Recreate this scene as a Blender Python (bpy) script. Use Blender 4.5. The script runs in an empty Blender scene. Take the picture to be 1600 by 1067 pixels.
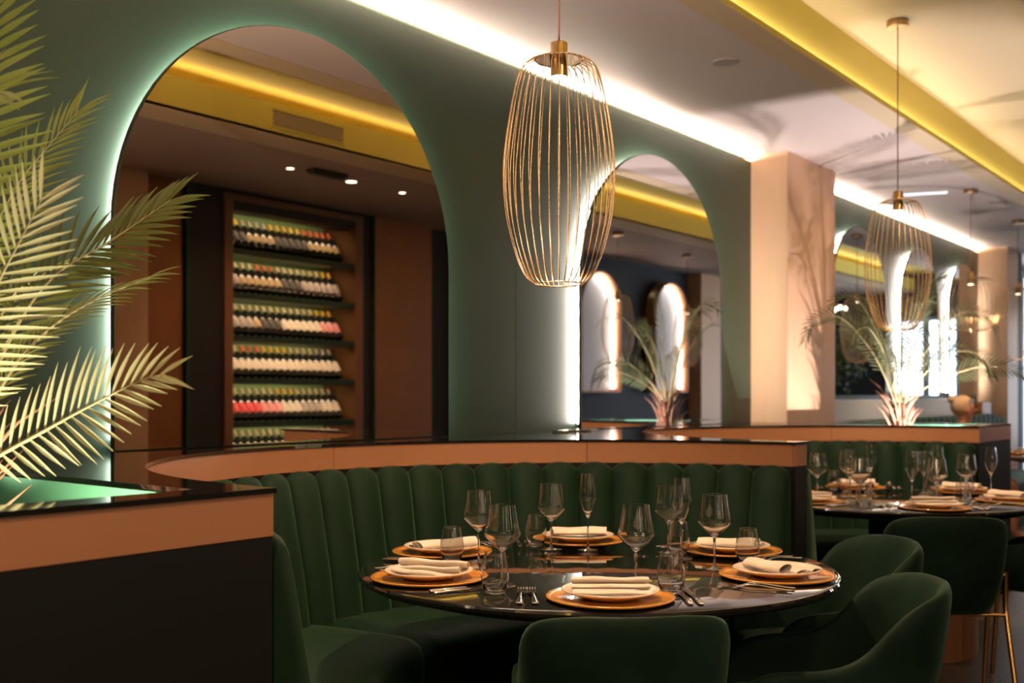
import bpy, bmesh, math, random
from mathutils import Vector, Matrix
from mathutils.geometry import tessellate_polygon
random.seed(7)
PI = math.pi
sc = bpy.context.scene
COL = sc.collection

# ------------------------------------------------------------------ camera
FPX = 1720.0
TH = math.atan(1290.0 / 1720.0)          # angle between the wall direction (+X) and the view
EYE = 1.27
cd = bpy.data.cameras.new('camera')
cam = bpy.data.objects.new('camera', cd)
COL.objects.link(cam)
cam.location = (0, 0, EYE)
cam.rotation_euler = (PI / 2, 0, TH - PI / 2)
cd.sensor_width = 36.0
cd.lens = 36.0 * FPX / 1600.0
cd.shift_y = (618 - 533.5) / 1600.0
cd.clip_start = 0.05
cd.clip_end = 100
cd.dof.use_dof = True
cd.dof.focus_distance = 2.95
cd.dof.aperture_fstop = 3.2
sc.camera = cam

# ------------------------------------------------------------------ world, exposure
w = bpy.data.worlds.new('world')
sc.world = w
w.use_nodes = True
w.node_tree.nodes['Background'].inputs[0].default_value = (0.9, 0.8, 0.7, 1)
w.node_tree.nodes['Background'].inputs[1].default_value = 0.02
sc.view_settings.view_transform = 'Standard'
sc.view_settings.look = 'None'
sc.view_settings.gamma = 1.0
sc.view_settings.use_curve_mapping = False
sc.view_settings.exposure = 0.0
try:
    sc.cycles.use_denoising = True
    sc.cycles.caustics_reflective = False
    sc.cycles.caustics_refractive = False
    sc.cycles.sample_clamp_indirect = 4.0
    sc.cycles.max_bounces = 14
    sc.cycles.transmission_bounces = 12
    sc.cycles.glossy_bounces = 6
    sc.cycles.diffuse_bounces = 4
except Exception:
    pass

# ------------------------------------------------------------------ lights of the room, with some added fill
WARM = (1.0, 0.63, 0.36)
WARMER = (1.0, 0.52, 0.25)
NEUT = (1.0, 0.83, 0.66)

def lamp(name, kind, loc, energy, color, target=None, **kw):
    l = bpy.data.lights.new(name, kind)
    l.energy = energy
    l.color = color
    for k, v in kw.items():
        setattr(l, k, v)
    o = bpy.data.objects.new(name, l)
    COL.objects.link(o)
    o.location = loc
    if target is not None:
        d = Vector(target) - Vector(loc)
        o.rotation_euler = d.to_track_quat('-Z', 'Y').to_euler()
    return o

# recessed ceiling spots of the room side behind and beside the camera
for (x, y, e, tgt) in ((-0.6, 0.3, 60, (0.9, 1.8, 0.7)), (1.2, -0.1, 70, (1.6, 2.6, 0.9)),
                       (2.4, 0.1, 60, (3.0, 3.0, 0.9)), (5.0, 0.3, 90, (5.6, 2.9, 0.9)),
                       (8.6, 0.5, 80, (8.3, 3.0, 1.2))):
    lamp('ceiling_spot_light', 'SPOT', (x, y, 2.93), e, WARM, tgt, spot_size=math.radians(75),
         spot_blend=0.7, shadow_soft_size=0.05)
# wide warm fill added out of view over the aisle, no fitting there
for (x, y, e, tgt) in ((-1.6, 0.0, 46, (0.9, 1.8, 1.0)), (0.4, -0.8, 14, (2.2, 2.0, 0.9))):
    lamp('aisle_fill_light', 'AREA', (x, y, 2.95), e, (1.0, 0.66, 0.42), tgt, shape='RECTANGLE', size=1.2, size_y=0.5)
# tall narrow lights added unseen behind the camera to streak the glassware
for (x, e) in ((1.3, 8), (2.1, 8), (3.2, 7), (-0.4, 6)):
    lamp('glass_streak_light', 'AREA', (x, -0.93, 1.75), e, (1.0, 0.74, 0.52), (x + 0.9, 2.0, 1.35), shape='RECTANGLE', size=0.035, size_y=1.6)
# row of downlights in front of the wine cabinet
for x in (5.53, 6.16, 6.75):
    lamp('cabinet_downlight', 'SPOT', (x, 0.29, 2.935), 30, WARM, (x + 0.25, -0.62, 1.3),
         spot_size=math.radians(80), spot_blend=0.8, shadow_soft_size=0.03)
# uplights in the planters; the last one is added to brighten the ceiling
lamp('planter_and_fill_uplight', 'SPOT', (1.13, 1.98, 0.86), 34, (1.0, 0.88, 0.62), (1.28, 2.3, 1.9),
     spot_size=math.radians(125), spot_blend=0.5, shadow_soft_size=0.02)
lamp('planter_and_fill_uplight', 'SPOT', (7.22, 1.93, 0.86), 180, (1.0, 0.87, 0.88), (7.75, 2.7, 2.6),
     spot_size=math.radians(120), spot_blend=0.4, shadow_soft_size=0.012)
lamp('planter_and_fill_uplight', 'SPOT', (0.95, 2.60, 1.00), 230, (1.0, 0.80, 0.68), (2.9, 2.35, 2.95),
     spot_size=math.radians(78), spot_blend=0.9, shadow_soft_size=0.03)
# cove light in the slot above the wall panels
for (x0, x1) in ((-3.5, 7.15), (8.15, 13.25)):
    a = lamp('cove_strip_light', 'AREA', ((x0 + x1) / 2, 3.345, 2.90), 40 * (x1 - x0), (1.0, 0.79, 0.66),
             ((x0 + x1) / 2, 3.045, 2.985), shape='RECTANGLE', size=x1 - x0, size_y=0.03)
# yellow strips in the recessed ceiling trough
for (y, z, ty, tz, e) in ((2.135, 2.985, 2.08, 3.26, 1.7), (0.955, 3.15, 1.06, 3.26, 4.8)):
    a = lamp('trough_strip_light', 'AREA', (7.0, y, z), e * 21, (1.0, 0.84, 0.56), (7.0, ty, tz),
             shape='RECTANGLE', size=21.0, size_y=0.03)

# ------------------------------------------------------------------ materials
M = {}
def mat(name, color, rough=0.5, metal=0.0, spec=0.5, sheen=0.0, sheen_tint=(1, 1, 1), coat=0.0,
        trans=0.0, ior=1.45, noise=None, bump=None, emit=None, estr=0.0, aniso=None):
    m = bpy.data.materials.new(name)
    m.use_nodes = True
    nt = m.node_tree
    b = nt.nodes['Principled BSDF']
    b.inputs['Base Color'].default_value = (*color, 1)
    b.inputs['Roughness'].default_value = rough
    b.inputs['Metallic'].default_value = metal
    b.inputs['Specular IOR Level'].default_value = spec
    b.inputs['Sheen Weight'].default_value = sheen
    b.inputs['Sheen Tint'].default_value = (*sheen_tint, 1)
    b.inputs['Sheen Roughness'].default_value = 0.35
    b.inputs['Coat Weight'].default_value = coat
    b.inputs['Coat Roughness'].default_value = 0.05
    b.inputs['Transmission Weight'].default_value = trans
    b.inputs['IOR'].default_value = ior
    tc = None
    if noise:                               # (scale, amount, second colour)
        tc = nt.nodes.new('ShaderNodeTexCoord')
        n = nt.nodes.new('ShaderNodeTexNoise')
        n.inputs['Scale'].default_value = noise[0]
        n.inputs['Detail'].default_value = 6
        mp = nt.nodes.new('ShaderNodeMapping')
        mp.inputs['Scale'].default_value = noise[3] if len(noise) > 3 else (1, 1, 1)
        r = nt.nodes.new('ShaderNodeMapRange')
        r.inputs[1].default_value = 0.35
        r.inputs[2].default_value = 0.65
        r.inputs[4].default_value = noise[1]
        mx = nt.nodes.new('ShaderNodeMix')
        mx.data_type = 'RGBA'
        mx.inputs[6].default_value = (*color, 1)
        mx.inputs[7].default_value = (*noise[2], 1)
        nt.links.new(tc.outputs['Object'], mp.inputs[0])
        nt.links.new(mp.outputs[0], n.inputs['Vector'])
        nt.links.new(n.outputs['Fac'], r.inputs[0])
        nt.links.new(r.outputs[0], mx.inputs[0])
        nt.links.new(mx.outputs[2], b.inputs['Base Color'])
    if bump:                                # (scale, strength, distance)
        tc = tc or nt.nodes.new('ShaderNodeTexCoord')
        n2 = nt.nodes.new('ShaderNodeTexNoise')
        n2.inputs['Scale'].default_value = bump[0]
        n2.inputs['Detail'].default_value = 4
        bp = nt.nodes.new('ShaderNodeBump')
        bp.inputs['Strength'].default_value = bump[1]
        bp.inputs['Distance'].default_value = bump[2]
        nt.links.new(tc.outputs['Object'], n2.inputs['Vector'])
        nt.links.new(n2.outputs['Fac'], bp.inputs['Height'])
        nt.links.new(bp.outputs[0], b.inputs['Normal'])
    if emit:
        b.inputs['Emission Color'].default_value = (*emit, 1)
        b.inputs['Emission Strength'].default_value = estr
    M[name] = m
    return m

mat('wall_green', (0.019, 0.039, 0.023), 0.42, noise=(3, 0.5, (0.023, 0.043, 0.026)), bump=(260, 0.08, 0.001))
mat('wall_dark', (0.022, 0.024, 0.028), 0.6)
mat('ceiling_paint', (0.78, 0.66, 0.60), 0.75, bump=(2.0, 0.08, 0.02))
mat('soffit_paint', (0.76, 0.60, 0.38), 0.6)
mat('trough_paint', (0.70, 0.57, 0.36), 0.7)
mat('yellow_paint', (0.74, 0.61, 0.15), 0.55)
mat('ceiling_dark', (0.50, 0.38, 0.31), 0.7)
mat('black_slab', (0.012, 0.011, 0.011), 0.07, spec=0.9, coat=0.4)
mat('black_table', (0.010, 0.009, 0.009), 0.035, spec=1.0, coat=0.6)
mat('black_panel', (0.009, 0.009, 0.009), 0.55, spec=0.25, bump=(350, 0.08, 0.0006))
mat('copper_panel', (0.47, 0.215, 0.105), 0.40, metal=0.25, noise=(6, 0.35, (0.51, 0.25, 0.14)), bump=(420, 0.05, 0.0005))
mat('copper_dark', (0.32, 0.13, 0.045), 0.42, metal=0.4, noise=(4, 0.5, (0.25, 0.10, 0.035)))
mat('pillar_peach', (0.70, 0.43, 0.26), 0.42, metal=0.15, noise=(2, 0.3, (0.56, 0.36, 0.23), (8, 8, 1)))
mat('cabinet_wood', (0.22, 0.10, 0.045), 0.45, noise=(9, 0.5, (0.16, 0.07, 0.03), (1, 1, 8)))
mat('cabinet_black', (0.010, 0.008, 0.007), 0.6)
mat('cabinet_green', (0.28, 0.46, 0.20), 0.6)
mat('shelf_green', (0.010, 0.028, 0.018), 0.35)
mat('liner_green', (0.10, 0.30, 0.18), 0.5)
mat('curtain_green', (0.01, 0.05, 0.03), 0.8)
mat('curtain_white', (0.8, 0.82, 0.85), 0.8, emit=(0.75, 0.86, 1.0), estr=0.5)
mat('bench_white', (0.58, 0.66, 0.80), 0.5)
mat('mirror', (0.74, 0.64, 0.55), 0.012, metal=1.0)
mat('mirror_clear', (0.86, 0.86, 0.88), 0.012, metal=1.0)
mat('dark_bronze', (0.04, 0.035, 0.028), 0.35, metal=0.8)
mat('soil', (0.03, 0.022, 0.015), 0.9, bump=(60, 0.8, 0.01))
mat('brass', (0.46, 0.30, 0.15), 0.32, metal=1.0, bump=(300, 0.05, 0.0005))
mat('brass_wire', (0.76, 0.55, 0.34), 0.26, metal=1.0)
mat('gold_leg', (0.62, 0.34, 0.11), 0.25, metal=1.0)
mat('cord_copper', (0.32, 0.14, 0.09), 0.5)
mat('steel', (0.72, 0.68, 0.64), 0.14, metal=1.0)
mat('steel_dark', (0.16, 0.14, 0.12), 0.25, metal=1.0)
mat('glass', (1, 1, 1), 0.0, trans=1.0, ior=1.52)
mat('amber_glass', (0.64, 0.27, 0.045), 0.16, spec=0.8, coat=0.7, noise=(55, 0.6, (0.74, 0.36, 0.07)), bump=(70, 0.12, 0.001))
mat('porcelain', (0.78, 0.67, 0.55), 0.22, spec=0.6, coat=0.3)
mat('linen', (0.66, 0.58, 0.50), 0.85, sheen=0.3, bump=(900, 0.3, 0.0005))
mat('velvet', (0.004, 0.014, 0.008), 0.6, spec=0.12, sheen=0.42, sheen_tint=(0.22, 0.42, 0.28),
    noise=(7, 0.9, (0.009, 0.026, 0.015)), bump=(14, 0.10, 0.01))
mat('velvet_sofa', (0.006, 0.020, 0.010), 0.6, spec=0.12, sheen=0.42, sheen_tint=(0.24, 0.42, 0.27),
    noise=(5, 0.8, (0.009, 0.027, 0.014)), bump=(16, 0.10, 0.01))
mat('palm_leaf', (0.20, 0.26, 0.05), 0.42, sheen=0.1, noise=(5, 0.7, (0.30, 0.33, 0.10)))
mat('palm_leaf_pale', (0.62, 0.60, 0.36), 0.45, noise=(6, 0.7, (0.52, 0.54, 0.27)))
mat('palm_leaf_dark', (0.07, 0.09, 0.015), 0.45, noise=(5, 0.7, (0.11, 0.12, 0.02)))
mat('palm_leaf_far', (0.05, 0.07, 0.025), 0.5, noise=(5, 0.7, (0.13, 0.14, 0.06)))
mat('palm_rachis', (0.42, 0.36, 0.17), 0.5)
mat('palm_trunk', (0.20, 0.08, 0.045), 0.9, bump=(40, 0.8, 0.01))
mat('palm_fibre', (0.34, 0.17, 0.10), 0.8)
mat('speaker_grille', (0.50, 0.44, 0.40), 0.7)
mat('led_white', (1, 1, 1), 0.5, emit=(1.0, 0.93, 0.84), estr=34.0)
mat('led_bright', (1, 1, 1), 0.5, emit=(1.0, 0.90, 0.78), estr=75.0)
mat('led_near', (1, 1, 1), 0.5, emit=(0.90, 1.0, 0.84), estr=52.0)
mat('led_warm', (1, 1, 1), 0.5, emit=(1.0, 0.80, 0.60), estr=14.0)
mat('bulb', (1, 1, 1), 0.5, emit=(1.0, 0.86, 0.62), estr=14.0)
mat('downlight_glow', (1, 1, 1), 0.5, emit=(1.0, 0.82, 0.62), estr=12.0)
mat('window_light', (1, 1, 1), 0.5, emit=(0.72, 0.85, 1.0), estr=3.6)
mat('window_light_soft', (1, 1, 1), 0.5, emit=(0.74, 0.84, 1.0), estr=1.8)
mat('window_grey', (0.20, 0.22, 0.26), 0.5)
mat('skin', (0.55, 0.27, 0.18), 0.5)
mat('hair_blonde', (0.62, 0.46, 0.30), 0.6, noise=(30, 0.7, (0.58, 0.38, 0.24)))
mat('shirt_pink', (0.62, 0.42, 0.36), 0.8)
mat('bottle_glass', (0.010, 0.010, 0.008), 0.08, spec=0.8)
for n, c in (('cap_gold', (0.75, 0.50, 0.10)), ('cap_cream', (0.72, 0.62, 0.42)), ('cap_grey', (0.40, 0.36, 0.34)),
             ('cap_red', (0.55, 0.12, 0.06)), ('cap_dark', (0.05, 0.03, 0.03)),
             ('lab_white', (0.85, 0.80, 0.74)), ('lab_tan', (0.42, 0.30, 0.16)), ('lab_grey', (0.34, 0.30, 0.30)),
             ('lab_red', (0.60, 0.05, 0.06)), ('lab_pink', (0.72, 0.30, 0.34)), ('lab_dark', (0.04, 0.03, 0.03))):
    mat(n, c, 0.5)

# dark stone floor tiles
def floor_mat():
    m = bpy.data.materials.new('floor_tiles')
    m.use_nodes = True
    nt = m.node_tree
    b = nt.nodes['Principled BSDF']
    tc = nt.nodes.new('ShaderNodeTexCoord')
    br = nt.nodes.new('ShaderNodeTexBrick')
    br.inputs['Color1'].default_value = (0.085, 0.070, 0.062, 1)
    br.inputs['Color2'].default_value = (0.070, 0.058, 0.052, 1)
    br.inputs['Mortar'].default_value = (0.03, 0.025, 0.022, 1)
    br.inputs['Scale'].default_value = 1.0
    br.inputs['Mortar Size'].default_value = 0.004
    br.inputs['Brick Width'].default_value = 0.6
    br.inputs['Row Height'].default_value = 0.3
    nt.links.new(tc.outputs['Object'], br.inputs['Vector'])
    nt.links.new(br.outputs['Color'], b.inputs['Base Color'])
    b.inputs['Roughness'].default_value = 0.4
    M['floor_tiles'] = m
floor_mat()

# ------------------------------------------------------------------ mesh helpers
def add_box(bm, lo, hi, bevel=0.0, seg=2):
    x0, y0, z0 = lo
    x1, y1, z1 = hi
    vs = [bm.verts.new(p) for p in ((x0, y0, z0), (x1, y0, z0), (x1, y1, z0), (x0, y1, z0),
                                    (x0, y0, z1), (x1, y0, z1), (x1, y1, z1), (x0, y1, z1))]
    fs = [bm.faces.new([vs[i] for i in q]) for q in ((0, 3, 2, 1), (4, 5, 6, 7), (0, 1, 5, 4), (1, 2, 6, 5), (2, 3, 7, 6), (3, 0, 4, 7))]
    if bevel:
        es = list({e for f in fs for e in f.edges})
        bmesh.ops.bevel(bm, geom=es, offset=bevel, segments=seg, affect='EDGES', profile=0.5)
    return vs

def add_prism(bm, pts, z0, z1, holes=()):
    """extruded plan polygon (pts counter-clockwise), with holes"""
    loops = [list(pts)] + [list(h) for h in holes]
    flat = [p for l in loops for p in l]
    tris = tessellate_polygon([[Vector((p[0], p[1], 0)) for p in l] for l in loops])
    top = [bm.verts.new((p[0], p[1], z1)) for p in flat]
    bot = [bm.verts.new((p[0], p[1], z0)) for p in flat]
    for t in tris:
        try:
            bm.faces.new([top[i] for i in t])
            bm.faces.new([bot[i] for i in reversed(t)])
        except ValueError:
            pass
    k = 0
    for l in loops:
        n = len(l)
        for i in range(n):
            a, b = k + i, k + (i + 1) % n
            bm.faces.new((bot[a], bot[b], top[b], top[a]))
        k += n

def add_lathe(bm, prof, seg=32, loc=(0, 0, 0), closed=False):
    """revolve (r, z) profile about z"""
    rings = []
    for r, z in prof:
        if r < 1e-6:
            rings.append([bm.verts.new((loc[0], loc[1], loc[2] + z))])
        else:
            rings.append([bm.verts.new((loc[0] + r * math.cos(2 * PI * i / seg), loc[1] + r * math.sin(2 * PI * i / seg), loc[2] + z)) for i in range(seg)])
    n = len(rings)
    for k in range(n if closed else n - 1):
        a, b = rings[k], rings[(k + 1) % n]
        for i in range(seg):
            j = (i + 1) % seg
            if len(a) == 1 and len(b) == 1:
                continue
            if len(a) == 1:
                bm.faces.new((a[0], b[j], b[i]))
            elif len(b) == 1:
                bm.faces.new((a[i], a[j], b[0]))
            else:
                bm.faces.new((a[i], a[j], b[j], b[i]))

def add_tube(bm, pts, r, seg=8, closed=False, radii=None):
    P = [Vector(p) for p in pts]
    n = len(P)
    rings = []
    prev = None
    for i in range(n):
        if closed:
            t = (P[(i + 1) % n] - P[i - 1]).normalized()
        else:
            t = (P[min(i + 1, n - 1)] - P[max(i - 1, 0)]).normalized()
        if prev is None:
            u = t.orthogonal().normalized()
        else:
            u = (prev - t * prev.dot(t)).normalized()
        prev = u
        v = t.cross(u)
        rr = radii[i] if radii else r
        rings.append([bm.verts.new(P[i] + (u * math.cos(2 * PI * k / seg) + v * math.sin(2 * PI * k / seg)) * rr) for k in range(seg)])
    for i in range(n if closed else n - 1):
        a, b = rings[i], rings[(i + 1) % n]
        for k in range(seg):
            j = (k + 1) % seg
            bm.faces.new((a[k], a[j], b[j], b[k]))
    if not closed:
        bm.faces.new(list(reversed(rings[0])))
        bm.faces.new(rings[-1])

def add_ribbon(bm, path, thick, z0, z1):
    """wall-like strip following a plan polyline; thick grows to the left of travel"""
    n = len(path)
    P = [Vector((p[0], p[1])) for p in path]
    off = []
    for i in range(n):
        t = (P[min(i + 1, n - 1)] - P[max(i - 1, 0)]).normalized()
        off.append(P[i] + Vector((-t.y, t.x)) * thick)
    R = []
    for i in range(n):
        R.append([bm.verts.new((P[i].x, P[i].y, z0)), bm.verts.new((P[i].x, P[i].y, z1)),
                  bm.verts.new((off[i].x, off[i].y, z1)), bm.verts.new((off[i].x, off[i].y, z0))])
    for i in range(n - 1):
        for k in range(4):
            j = (k + 1) % 4
            bm.faces.new((R[i][k], R[i][j], R[i + 1][j], R[i + 1][k]))
    bm.faces.new(R[0])
    bm.faces.new(list(reversed(R[-1])))

def add_loft(bm, secs, closed_sec=True, cap=True):
    """secs: list of equally long point lists"""
    R = [[bm.verts.new(p) for p in s] for s in secs]
    m = len(R[0])
    for i in range(len(R) - 1):
        for k in range(m if closed_sec else m - 1):
            j = (k + 1) % m
            bm.faces.new((R[i][k], R[i][j], R[i + 1][j], R[i + 1][k]))
    if cap and closed_sec:
        bm.faces.new(list(reversed(R[0])))
        bm.faces.new(R[-1])

def obj(name, bm, material, parent=None, smooth=False, loc=None, rotz=None, subsurf=0, recalc=True, sharp=None):
    if recalc:
        bmesh.ops.recalc_face_normals(bm, faces=bm.faces[:])
    me = bpy.data.meshes.new(name)
    bm.to_mesh(me)
    bm.free()
    mats = material if isinstance(material, (list, tuple)) else [material]
    for m in mats:
        me.materials.append(M[m] if isinstance(m, str) else m)
    if smooth:
        if sharp is None:
            me.shade_smooth()
        else:
            me.shade_smooth()
            me.set_sharp_from_angle(angle=math.radians(sharp))
    o = bpy.data.objects.new(name, me)
    COL.objects.link(o)
    if parent is not None:
        o.parent = parent
    if loc is not None:
        o.location = loc
    if rotz is not None:
        o.rotation_euler = (0, 0, rotz)
    if subsurf:
        s = o.modifiers.new('subsurf', 'SUBSURF')
        s.levels = subsurf
        s.render_levels = subsurf
    return o

def tag(o, label=None, cat=None, group=None, kind=None):
    if label: o['label'] = label
    if cat: o['category'] = cat
    if group: o['group'] = group
    if kind: o['kind'] = kind
    return o

def thing(name, label, cat, loc=(0, 0, 0), rotz=0.0, group=None):
    o = bpy.data.objects.new(name, None)
    COL.objects.link(o)
    o.location = loc
    o.rotation_euler = (0, 0, rotz)
    o.empty_display_size = 0.05
    return tag(o, label, cat, group)

def struct(name, bm, m, **kw):
    o = obj(name, bm, m, **kw)
    o['kind'] = 'structure'
    return o

KIDS = {}
def copy_tree(o, parent=None):
    c = o.copy()
    COL.objects.link(c)
    if parent is not None:
        c.parent = parent
    for ch in [k for k in SNAP if k.parent == o]:
        copy_tree(ch, c)
    return c

def dup(root, loc, rotz=0.0, label=None, group=None, rot=None):
    global SNAP
    SNAP = [k for k in bpy.data.objects if k.parent is not None and (k.parent == root or k.parent.parent == root)]
    r = copy_tree(root)
    r.location = loc
    r.rotation_euler = rot if rot else (0, 0, rotz)
    if label: r['label'] = label
    if group: r['group'] = group
    return r

def B():
    return bmesh.new()

def boxo(name, lo, hi, m, parent=None, bevel=0.0, st=False):
    bm = B()
    add_box(bm, lo, hi, bevel)
    o = obj(name, bm, m, parent)
    if st: o['kind'] = 'structure'
    return o

def arc(cx, cy, r, a0, a1, n):
    return [(cx + r * math.cos(math.radians(a0 + (a1 - a0) * i / n)), cy + r * math.sin(math.radians(a0 + (a1 - a0) * i / n))) for i in range(n + 1)]

# ------------------------------------------------------------------ setting
WY = 3.30            # face of the green wall
WT = 2.915           # top of its panels
CZ = 2.955           # side ceiling
boxo('floor', (-4, -1.0, -0.1), (18.2, 3.6, 0.0), 'floor_tiles', st=True)
# green wall panels with narrow joints between them
joints = [-4.0, -1.18, 1.62, 4.43, 7.20]
for i in range(4):
    boxo('wall_back', (joints[i] + 0.002, WY, 0), (joints[i + 1] - 0.002, WY + 0.02, WT), 'wall_green', st=True)
for a, b in ((8.10, 10.16), (10.16, 11.75), (11.75, 13.3)):
    boxo('wall_back', (a + 0.002, WY, 0), (b - 0.002, WY + 0.02, WT), 'wall_green', st=True)
boxo('wall_back_core', (-4, 3.42, 0), (14.0, 3.55, 3.05), 'ceiling_paint', st=True)
boxo('wall_back_core', (-4, 3.325, 0), (14.0, 3.42, 2.87), 'wall_dark', st=True)
# ceilings
boxo('ceiling', (-4, 2.25, CZ), (18.2, 3.6, CZ + 0.05), 'ceiling_paint', st=True)
boxo('trim_1', (-4, 2.105, CZ - 0.003), (18.2, 2.25, CZ), 'soffit_paint', st=True)
boxo('trim_2', (-4, 2.105, CZ), (18.2, 2.122, CZ + 0.028), 'yellow_paint', st=True)
boxo('trim_3', (-4, 2.16, CZ), (18.2, 2.25, 3.30), 'yellow_paint', st=True)
boxo('trim_painted_glow', (-4, 0.72, 3.25), (18.2, 1.25, 3.26), 'yellow_paint', st=True)  # yellow glow on the trough ceiling, put into this strip's colour
boxo('ceiling', (-4, 0.35, 3.26), (18.2, 2.25, 3.32), 'trough_paint', st=True)
boxo('trim_4', (-4, 0.965, CZ), (18.2, 1.0, 3.16), 'yellow_paint', st=True)
boxo('trim_5', (-4, 0.72, CZ - 0.003), (18.2, 1.0, CZ + 0.02), 'soffit_paint', st=True)
boxo('ceiling', (-4, -1.1, CZ), (18.2, 0.72, 3.30), 'ceiling_dark', st=True)
# other walls
boxo('wall_front', (-4, -1.1, 0), (5.0, -1.0, 3.3), 'wall_dark', st=True)
boxo('wall_left', (-4.1, -1.1, 0), (-4.0, 3.6, 3.3), 'wall_dark', st=True)
boxo('wall_front', (8.9, -0.80, 0), (18.2, -0.70, 3.3), 'wall_dark', st=True)
boxo('wall_front', (5.0, -1.5, 0), (8.9, -1.25, 3.3), 'wall_dark', st=True)
boxo('wall_right', (18.2, -1.1, 0), (18.3, 3.6, 3.3), 'wall_dark', st=True)

def pillar(lo, hi):
    bm = B()
    add_box(bm, lo, hi, 0.003, 1)
    o = struct('pillar', bm, 'pillar_peach')
    return o
pillar((7.20, 3.03, 0), (8.10, 3.60, CZ))
pillar((13.30, 2.98, 0), (13.80, 3.60, CZ))
pillar((13.65, -0.70, 0), (14.25, -0.50, CZ))
boxo('trim_6', (13.80, 3.00, 0), (14.10, 3.25, CZ), 'cabinet_black', st=True)

# windows with sheer daylight at the far end and beyond the second pillar
def window(name, lo, hi, axis, label_panes=3, m='window_light'):
    root = bpy.data.objects.new(name, None)
    COL.objects.link(root)
    root['kind'] = 'structure'
    root.location = ((lo[0] + hi[0]) / 2, (lo[1] + hi[1]) / 2, lo[2])
    lo = [lo[i] - root.location[i] for i in range(3)]
    hi = [hi[i] - root.location[i] for i in range(3)]
    boxo('pane', lo, hi, m, root)
    bm = B()
    k = 1 if axis == 'y' else 0
    for i in range(label_panes + 1):
        c = lo[k] + (hi[k] - lo[k]) * i / label_panes
        a, b = list(lo), list(hi)
        a[k], b[k] = c - 0.05, c + 0.05
        a[1 - k] -= 0.03
        b[1 - k] += 0.03
        add_box(bm, a, b)
    for z in (lo[2], hi[2]):
        a, b = list(lo), list(hi)
        a[2], b[2] = z - 0.03, z + 0.03
        a[1 - k] -= 0.025
        b[1 - k] += 0.025
        add_box(bm, a, b)
    obj('window_frame', bm, 'window_grey', root)
window('window_1', (18.12, 0.70, 0.5), (18.16, 3.25, 2.5), 'y', 5)
window('window_2', (14.2, 3.30, 0.15), (17.9, 3.34, 2.85), 'x', 3, 'window_light_soft')

# ------------------------------------------------------------------ back-lit arched mirrors
def arch_pts(cx, hw, z0, top, n=40, inset=0.0):
    hw2 = hw - inset
    zs = top - hw
    pts = [(cx + hw2, z0 + inset), (cx + hw2, zs)]
    for i in range(1, n):
        a = PI * i / n
        pts.append((cx + hw2 * math.cos(a), zs + (top - inset - zs) * math.sin(a)))
    pts += [(cx - hw2, zs), (cx - hw2, z0 + inset)]
    return pts

def arch_mirror(cx, hw, z0, top, label, led, glass='mirror', yf=3.25, ydir=1):
    t = thing('arched_mirror', label, 'mirror', (cx, yf, z0), 0, 'back-lit arched mirrors along the green wall')
    def plate(inset, ya, yb, mname, pname):
        bm = B()
        P = arch_pts(0, hw, 0, top - z0, 40, inset)
        A = [bm.verts.new((p[0], ya, p[1])) for p in P]
        C = [bm.verts.new((p[0], yb, p[1])) for p in P]
        bm.faces.new(A)
        bm.faces.new(list(reversed(C)))
        for i in range(len(P)):
            j = (i + 1) % len(P)
            bm.faces.new((A[i], A[j], C[j], C[i]))
        return obj(pname, bm, mname, t)
    plate(0.003, -0.006, 0.0, glass, 'mirror_glass')
    bp = plate(0.0, 0.0, 0.014, 'dark_bronze', 'backing_plate')
    bm = B()
    P = arch_pts(0, hw, 0, top - z0, 40, 0.035)
    for i in range(len(P) - 1):
        a, b = P[i], P[i + 1]
        q = [bm.verts.new((a[0], 0.014, a[1])), bm.verts.new((b[0], 0.014, b[1])),
             bm.verts.new((b[0], 0.044, b[1])), bm.verts.new((a[0], 0.044, a[1]))]
        bm.faces.new(q)
    obj('light_strip', bm, led, bp, recalc=False)
    return t
arch_mirror(2.987, 0.86, 1.085, 2.70, 'large back-lit arched mirror nearest the camera, reflecting the wine cabinet', 'led_near')
arch_mirror(5.79, 0.845, 1.085, 2.70, 'back-lit arched mirror left of the first pillar, reflecting a potted palm', 'led_bright', 'mirror_clear')
arch_mirror(9.26, 0.66, 1.27, 2.70, 'narrow back-lit arched mirror just beyond the first pillar', 'led_white', 'mirror_clear')
arch_mirror(10.96, 0.59, 1.27, 2.70, 'narrow back-lit arched mirror between two others behind the second lamp', 'led_white', 'mirror_clear')
arch_mirror(12.53, 0.58, 1.27, 2.70, 'narrow back-lit arched mirror next to the far pillar', 'led_white', 'mirror_clear')

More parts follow.
